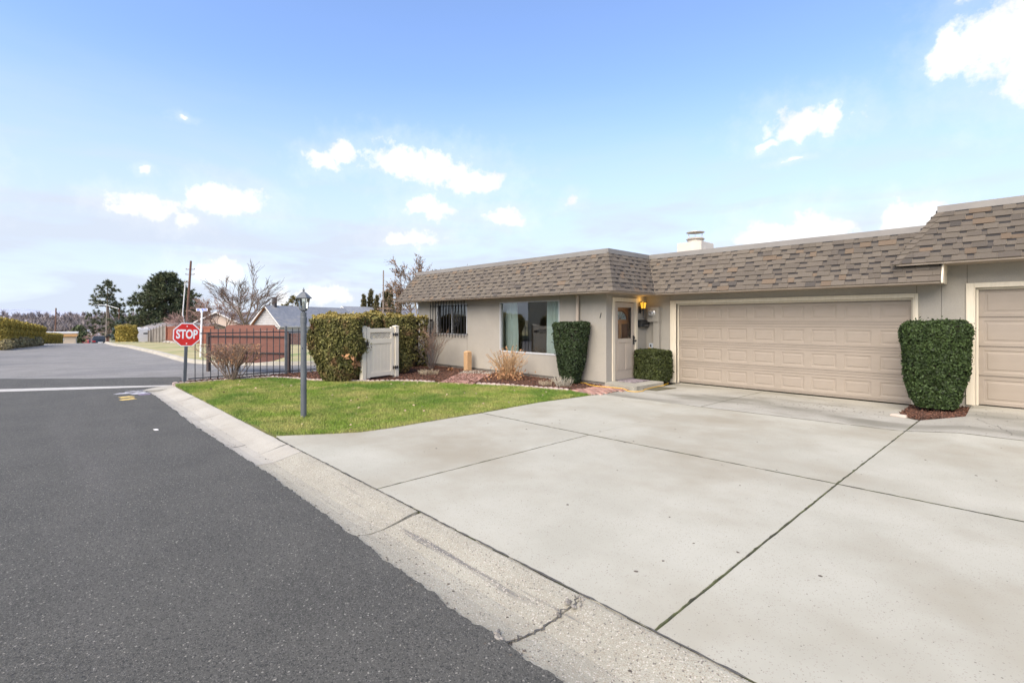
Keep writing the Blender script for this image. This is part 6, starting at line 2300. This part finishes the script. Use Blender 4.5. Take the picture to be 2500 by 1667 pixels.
# ---- dark car at the end of the road, seen from behind
def car(name, label, loc, rz, paint):
    t_ = thing(name, label, 'car', loc, rz)
    # length along +y (front), centred on x; cross sections lofted along y
    secs = [(-2.25, .42, .78, .80), (-2.18, .32, .86, .98), (-1.9, .25, .91, 1.02), (-.8, .22, .92, 1.0), (.9, .22, .92, .98), (1.6, .24, .90, .86), (2.15, .30, .84, .74), (2.3, .40, .74, .62)]
    vs_, fs = [], []
    for y_, zb_, w_, zt_ in secs:
        zm = (zb_ + zt_) / 2
        vs_ += [(-w_ * .86, y_, zb_), (-w_, y_, zb_ + .16), (-w_, y_, zm + .1), (-w_ * .93, y_, zt_), (w_ * .93, y_, zt_), (w_, y_, zm + .1), (w_, y_, zb_ + .16), (w_ * .86, y_, zb_)]
    for i in range(len(secs) - 1):
        for k in range(8):
            k2 = (k + 1) % 8
            fs.append((i * 8 + k, i * 8 + k2, (i + 1) * 8 + k2, (i + 1) * 8 + k))
    fs += [tuple(range(7, -1, -1)), tuple(range(len(secs) * 8 - 8, len(secs) * 8))]
    body = MB().add(vs_, fs).build('body', paint, t_, bev=.02)
    g_ = [(-2.12, .80, .98), (-1.62, .66, 1.46), (-.2, .66, 1.50), (.35, .66, 1.44), (1.2, .80, .97)]
    vs_, fs = [], []
    for y_, w_, z_ in g_:
        vs_ += [(-w_, y_, z_), (w_, y_, z_)]
    lo = [(-.86, -2.12, .97), (.86, -2.12, .97), (.86, 1.2, .96), (-.86, 1.2, .96)]
    n0 = len(vs_)
    vs_ += lo
    fs = [(0, 1, 3, 2), (2, 3, 5, 4), (4, 5, 7, 6), (6, 7, 9, 8), (n0 + 3, n0, 0, 2, 4, 6, 8), (n0 + 1, n0 + 2, 9, 7, 5, 3, 1), (n0, n0 + 1, 1, 0), (n0 + 2, n0 + 3, 8, 9)]
    MB().add(vs_, fs).build('cabin', paint, t_, bev=.03)
    q = MB()
    q.add([(-.66, -2.085, 1.03), (.66, -2.085, 1.03), (.57, -1.685, 1.41), (-.57, -1.685, 1.41)], [(0, 1, 2, 3)])
    q.v = [(a, b - .025, c + .02) for a, b, c in q.v]
    q.build('rear_window', M_dglass, t_)
    for s_ in (-1, 1):
        MB().add([(s_ * .86, -1.7, 1.05), (s_ * .85, .8, 1.05), (s_ * .70, .25, 1.40), (s_ * .70, -1.4, 1.40)], [(0, 1, 2, 3)]).build('side_window', M_dglass, t_)
        MB().prism([(s_ * .48, .76), (s_ * .86, .78), (s_ * .88, .93), (s_ * .52, .90)], 2.19, 2.262, M=Matrix(((1, 0, 0, 0), (0, 0, -1, 0), (0, 1, 0, 0), (0, 0, 0, 1)))).build('tail_light', mat('tail_red', (.45, .02, .02), None, 4, .3), t_)
        MB().box(s_ * 1.0 - .09, s_ * 1.0 + .09, .75, .85, .98, 1.1).build('mirror', paint, t_, bev=.02)
        for y_ in (-1.4, 1.4):
            Mw = Matrix.Translation((s_ * .80, y_, .33)) @ Matrix.Rotation(R(90), 4, 'Y')
            w_ = MB().lathe([(.26, -.11), (.33, -.09), (.33, .09), (.26, .11)], 18, (0, 0, 0), 0, Mw).build('wheel', M_seal, t_)
            MB().lathe([(.2, -.115), (.22, .0), (.2, .115)], 12, (0, 0, 0), 0, Mw).build('rim', M_alu, w_)
    MB().box(-.26, .26, -2.275, -2.255, .62, .74).build('number_plate', M_signw, t_)
    MB().box(-.72, .72, -2.30, -2.2, .40, .52).build('bumper', M_seal, t_, bev=.02)
    return t_
x_, y_, z_ = foot(243, 68)
car('parked_car', 'dark grey car seen from behind at the end of the road', (x_, y_, z_), math.atan2(y_ - 4, x_ + 20) - R(90), mat('dark_car_paint', (.035, .045, .06), None, 4, .25, metal=.3))
x_, y_, z_ = foot(224, 80)
car('parked_car', 'red car half hidden left of the dark grey car', (x_, y_, z_), math.atan2(y_ - 4, x_ + 20) - R(84), mat('red_car_paint', (.25, .04, .04), None, 4, .25))
# mailbox posts beside the dark car
for i, (u_, lab) in enumerate(((261, 'dark mailbox on a post right of the dark grey car'), (265, 'brown mailbox post furthest right of the dark grey car'))):
    x_, y_, z_ = foot(u_, 60)
    t_ = thing('roadside_mailbox', lab, 'mailbox', (x_, y_, z_), YAW)
    MB().box(-.05, .05, -.05, .05, -.1, .95 + .1 * i).build('post', M_pole, t_)
    MB().prism([(-.1, .96 + .1 * i), (.1, .96 + .1 * i), (.1, 1.1 + .1 * i), (.06, 1.18 + .1 * i), (-.06, 1.18 + .1 * i), (-.1, 1.1 + .1 * i)], -.25, .25, M=Matrix(((1, 0, 0, 0), (0, 0, 1, 0), (0, 1, 0, 0), (0, 0, 0, 1)))).build('box', M_mail, t_)

# ---- wooded hillside and snowy ridge far away
def ridge(name, u0, u1, d, vprof, m, depth, nseg=80, zb=-40):
    us = np.linspace(u0, u1, nseg)
    V, F = [], []
    for i, u_ in enumerate(us):
        v_ = np.interp(u_, [q[0] for q in vprof], [q[1] for q in vprof]) + .8 * math.sin(i * 1.7) + .6 * math.sin(i * .61)
        for dd, zz in ((d - depth, zb), (d - depth * .45, (hz(v_, d) + zb) * .5 + 4), (d, hz(v_, d)), (d + depth, zb)):
            x_, y_ = far(u_, dd)
            V.append((x_, y_, zz))
    for i in range(nseg - 1):
        for k in range(3):
            F.append((i * 4 + k, (i + 1) * 4 + k, (i + 1) * 4 + k + 1, i * 4 + k + 1))
    o = link(name, np_mesh(name, np.array(V), np.array(F), m, smooth=True))
    tag(o, kind='structure')
    return o
M_snow = mat('snowy_ridge', (.40, .43, .50), (.34, .38, .45), .004, .95, c3=(.28, .31, .37), s3=.012, t3=(.5, .65), s3stretch=(1, 1, 3))
M_hill = mat('brown_hillside', (.30, .25, .24), (.36, .31, .30), .03, .95, c3=(.55, .55, .58), s3=.05, t3=(.6, .7))
ridge('snowy_hills', -900, 1500, 2400, [(-900, 770), (-100, 752), (60, 754), (150, 760), (240, 766), (420, 770), (1500, 772)], M_snow, 900, 110, -60)
ridge('hill', -700, 900, 420, [(-700, 776), (0, 772), (100, 774), (200, 772), (300, 776), (500, 780), (900, 790)], M_hill, 190, 90, -30)


def far_wood():
    """bare wood on the hillside: each tree a small burst of twigs"""
    Vs = []
    n_ = 1500
    rg = np.random.default_rng(3)
    u_ = rg.uniform(-500, 520, n_)
    d_ = rg.uniform(240, 425, n_)
    for u0, d0 in zip(u_, d_):
        x_, y_ = far(u0, d0)
        base = hz(np.interp(d0, [240, 425], [822, 776]) + rg.normal(0, 3), d0)
        h_ = rg.uniform(3.5, 7.5)
        k = 60
        a = rg.uniform(0, 6.283, k)
        rr_ = rg.uniform(.1, .5, k) * h_ * .9
        zz = rg.uniform(.15, 1.0, k) * h_
        rr_ *= np.sqrt(np.clip(1 - ((zz / h_ - .6) / .62) ** 2, .05, 1))
        tip = np.c_[x_ + rr_ * np.cos(a), y_ + rr_ * np.sin(a), base + zz]
        st = np.c_[x_ + .25 * rr_ * np.cos(a), y_ + .25 * rr_ * np.sin(a), base + zz * .55]
        w_ = rg.normal(0, .16, (k, 3))
        Vs.append(np.stack([st - w_, st + w_, tip], 1).reshape(-1, 3))
    V = np.concatenate(Vs)
    M_wood_far = mat('far_bare_wood', (.20, .165, .155), (.26, .225, .22), .012, .95, island=.35, c3=(.17, .15, .155), s3=.02, t3=(.48, .6))
    o = link('distant_wood', np_mesh('distant_wood', V, np.arange(len(V)).reshape(-1, 3), M_wood_far))
    tag(o, 'purplish brown bare wood on the far hillside', 'wood', kind='stuff')
far_wood()

# ---- the house on the other side of the street (shows in the picture window's reflection)
op = gable_house('siding_house', 'tan two storey siding house opposite, mirrored in the picture window', (-33, -13), (-24, -22), 5.0, -.1, 4.6, 6.5, mat('tan_siding', (.60, .52, .36), (.55, .47, .33), 2, .8), M_roofg, .4, True, None, [('g', -2.0, 2.8, 4.0, 1.4), ('g', 2.2, 2.8, 4.0, 1.4), ('g', 0, .6, 1.9, 1.6)])
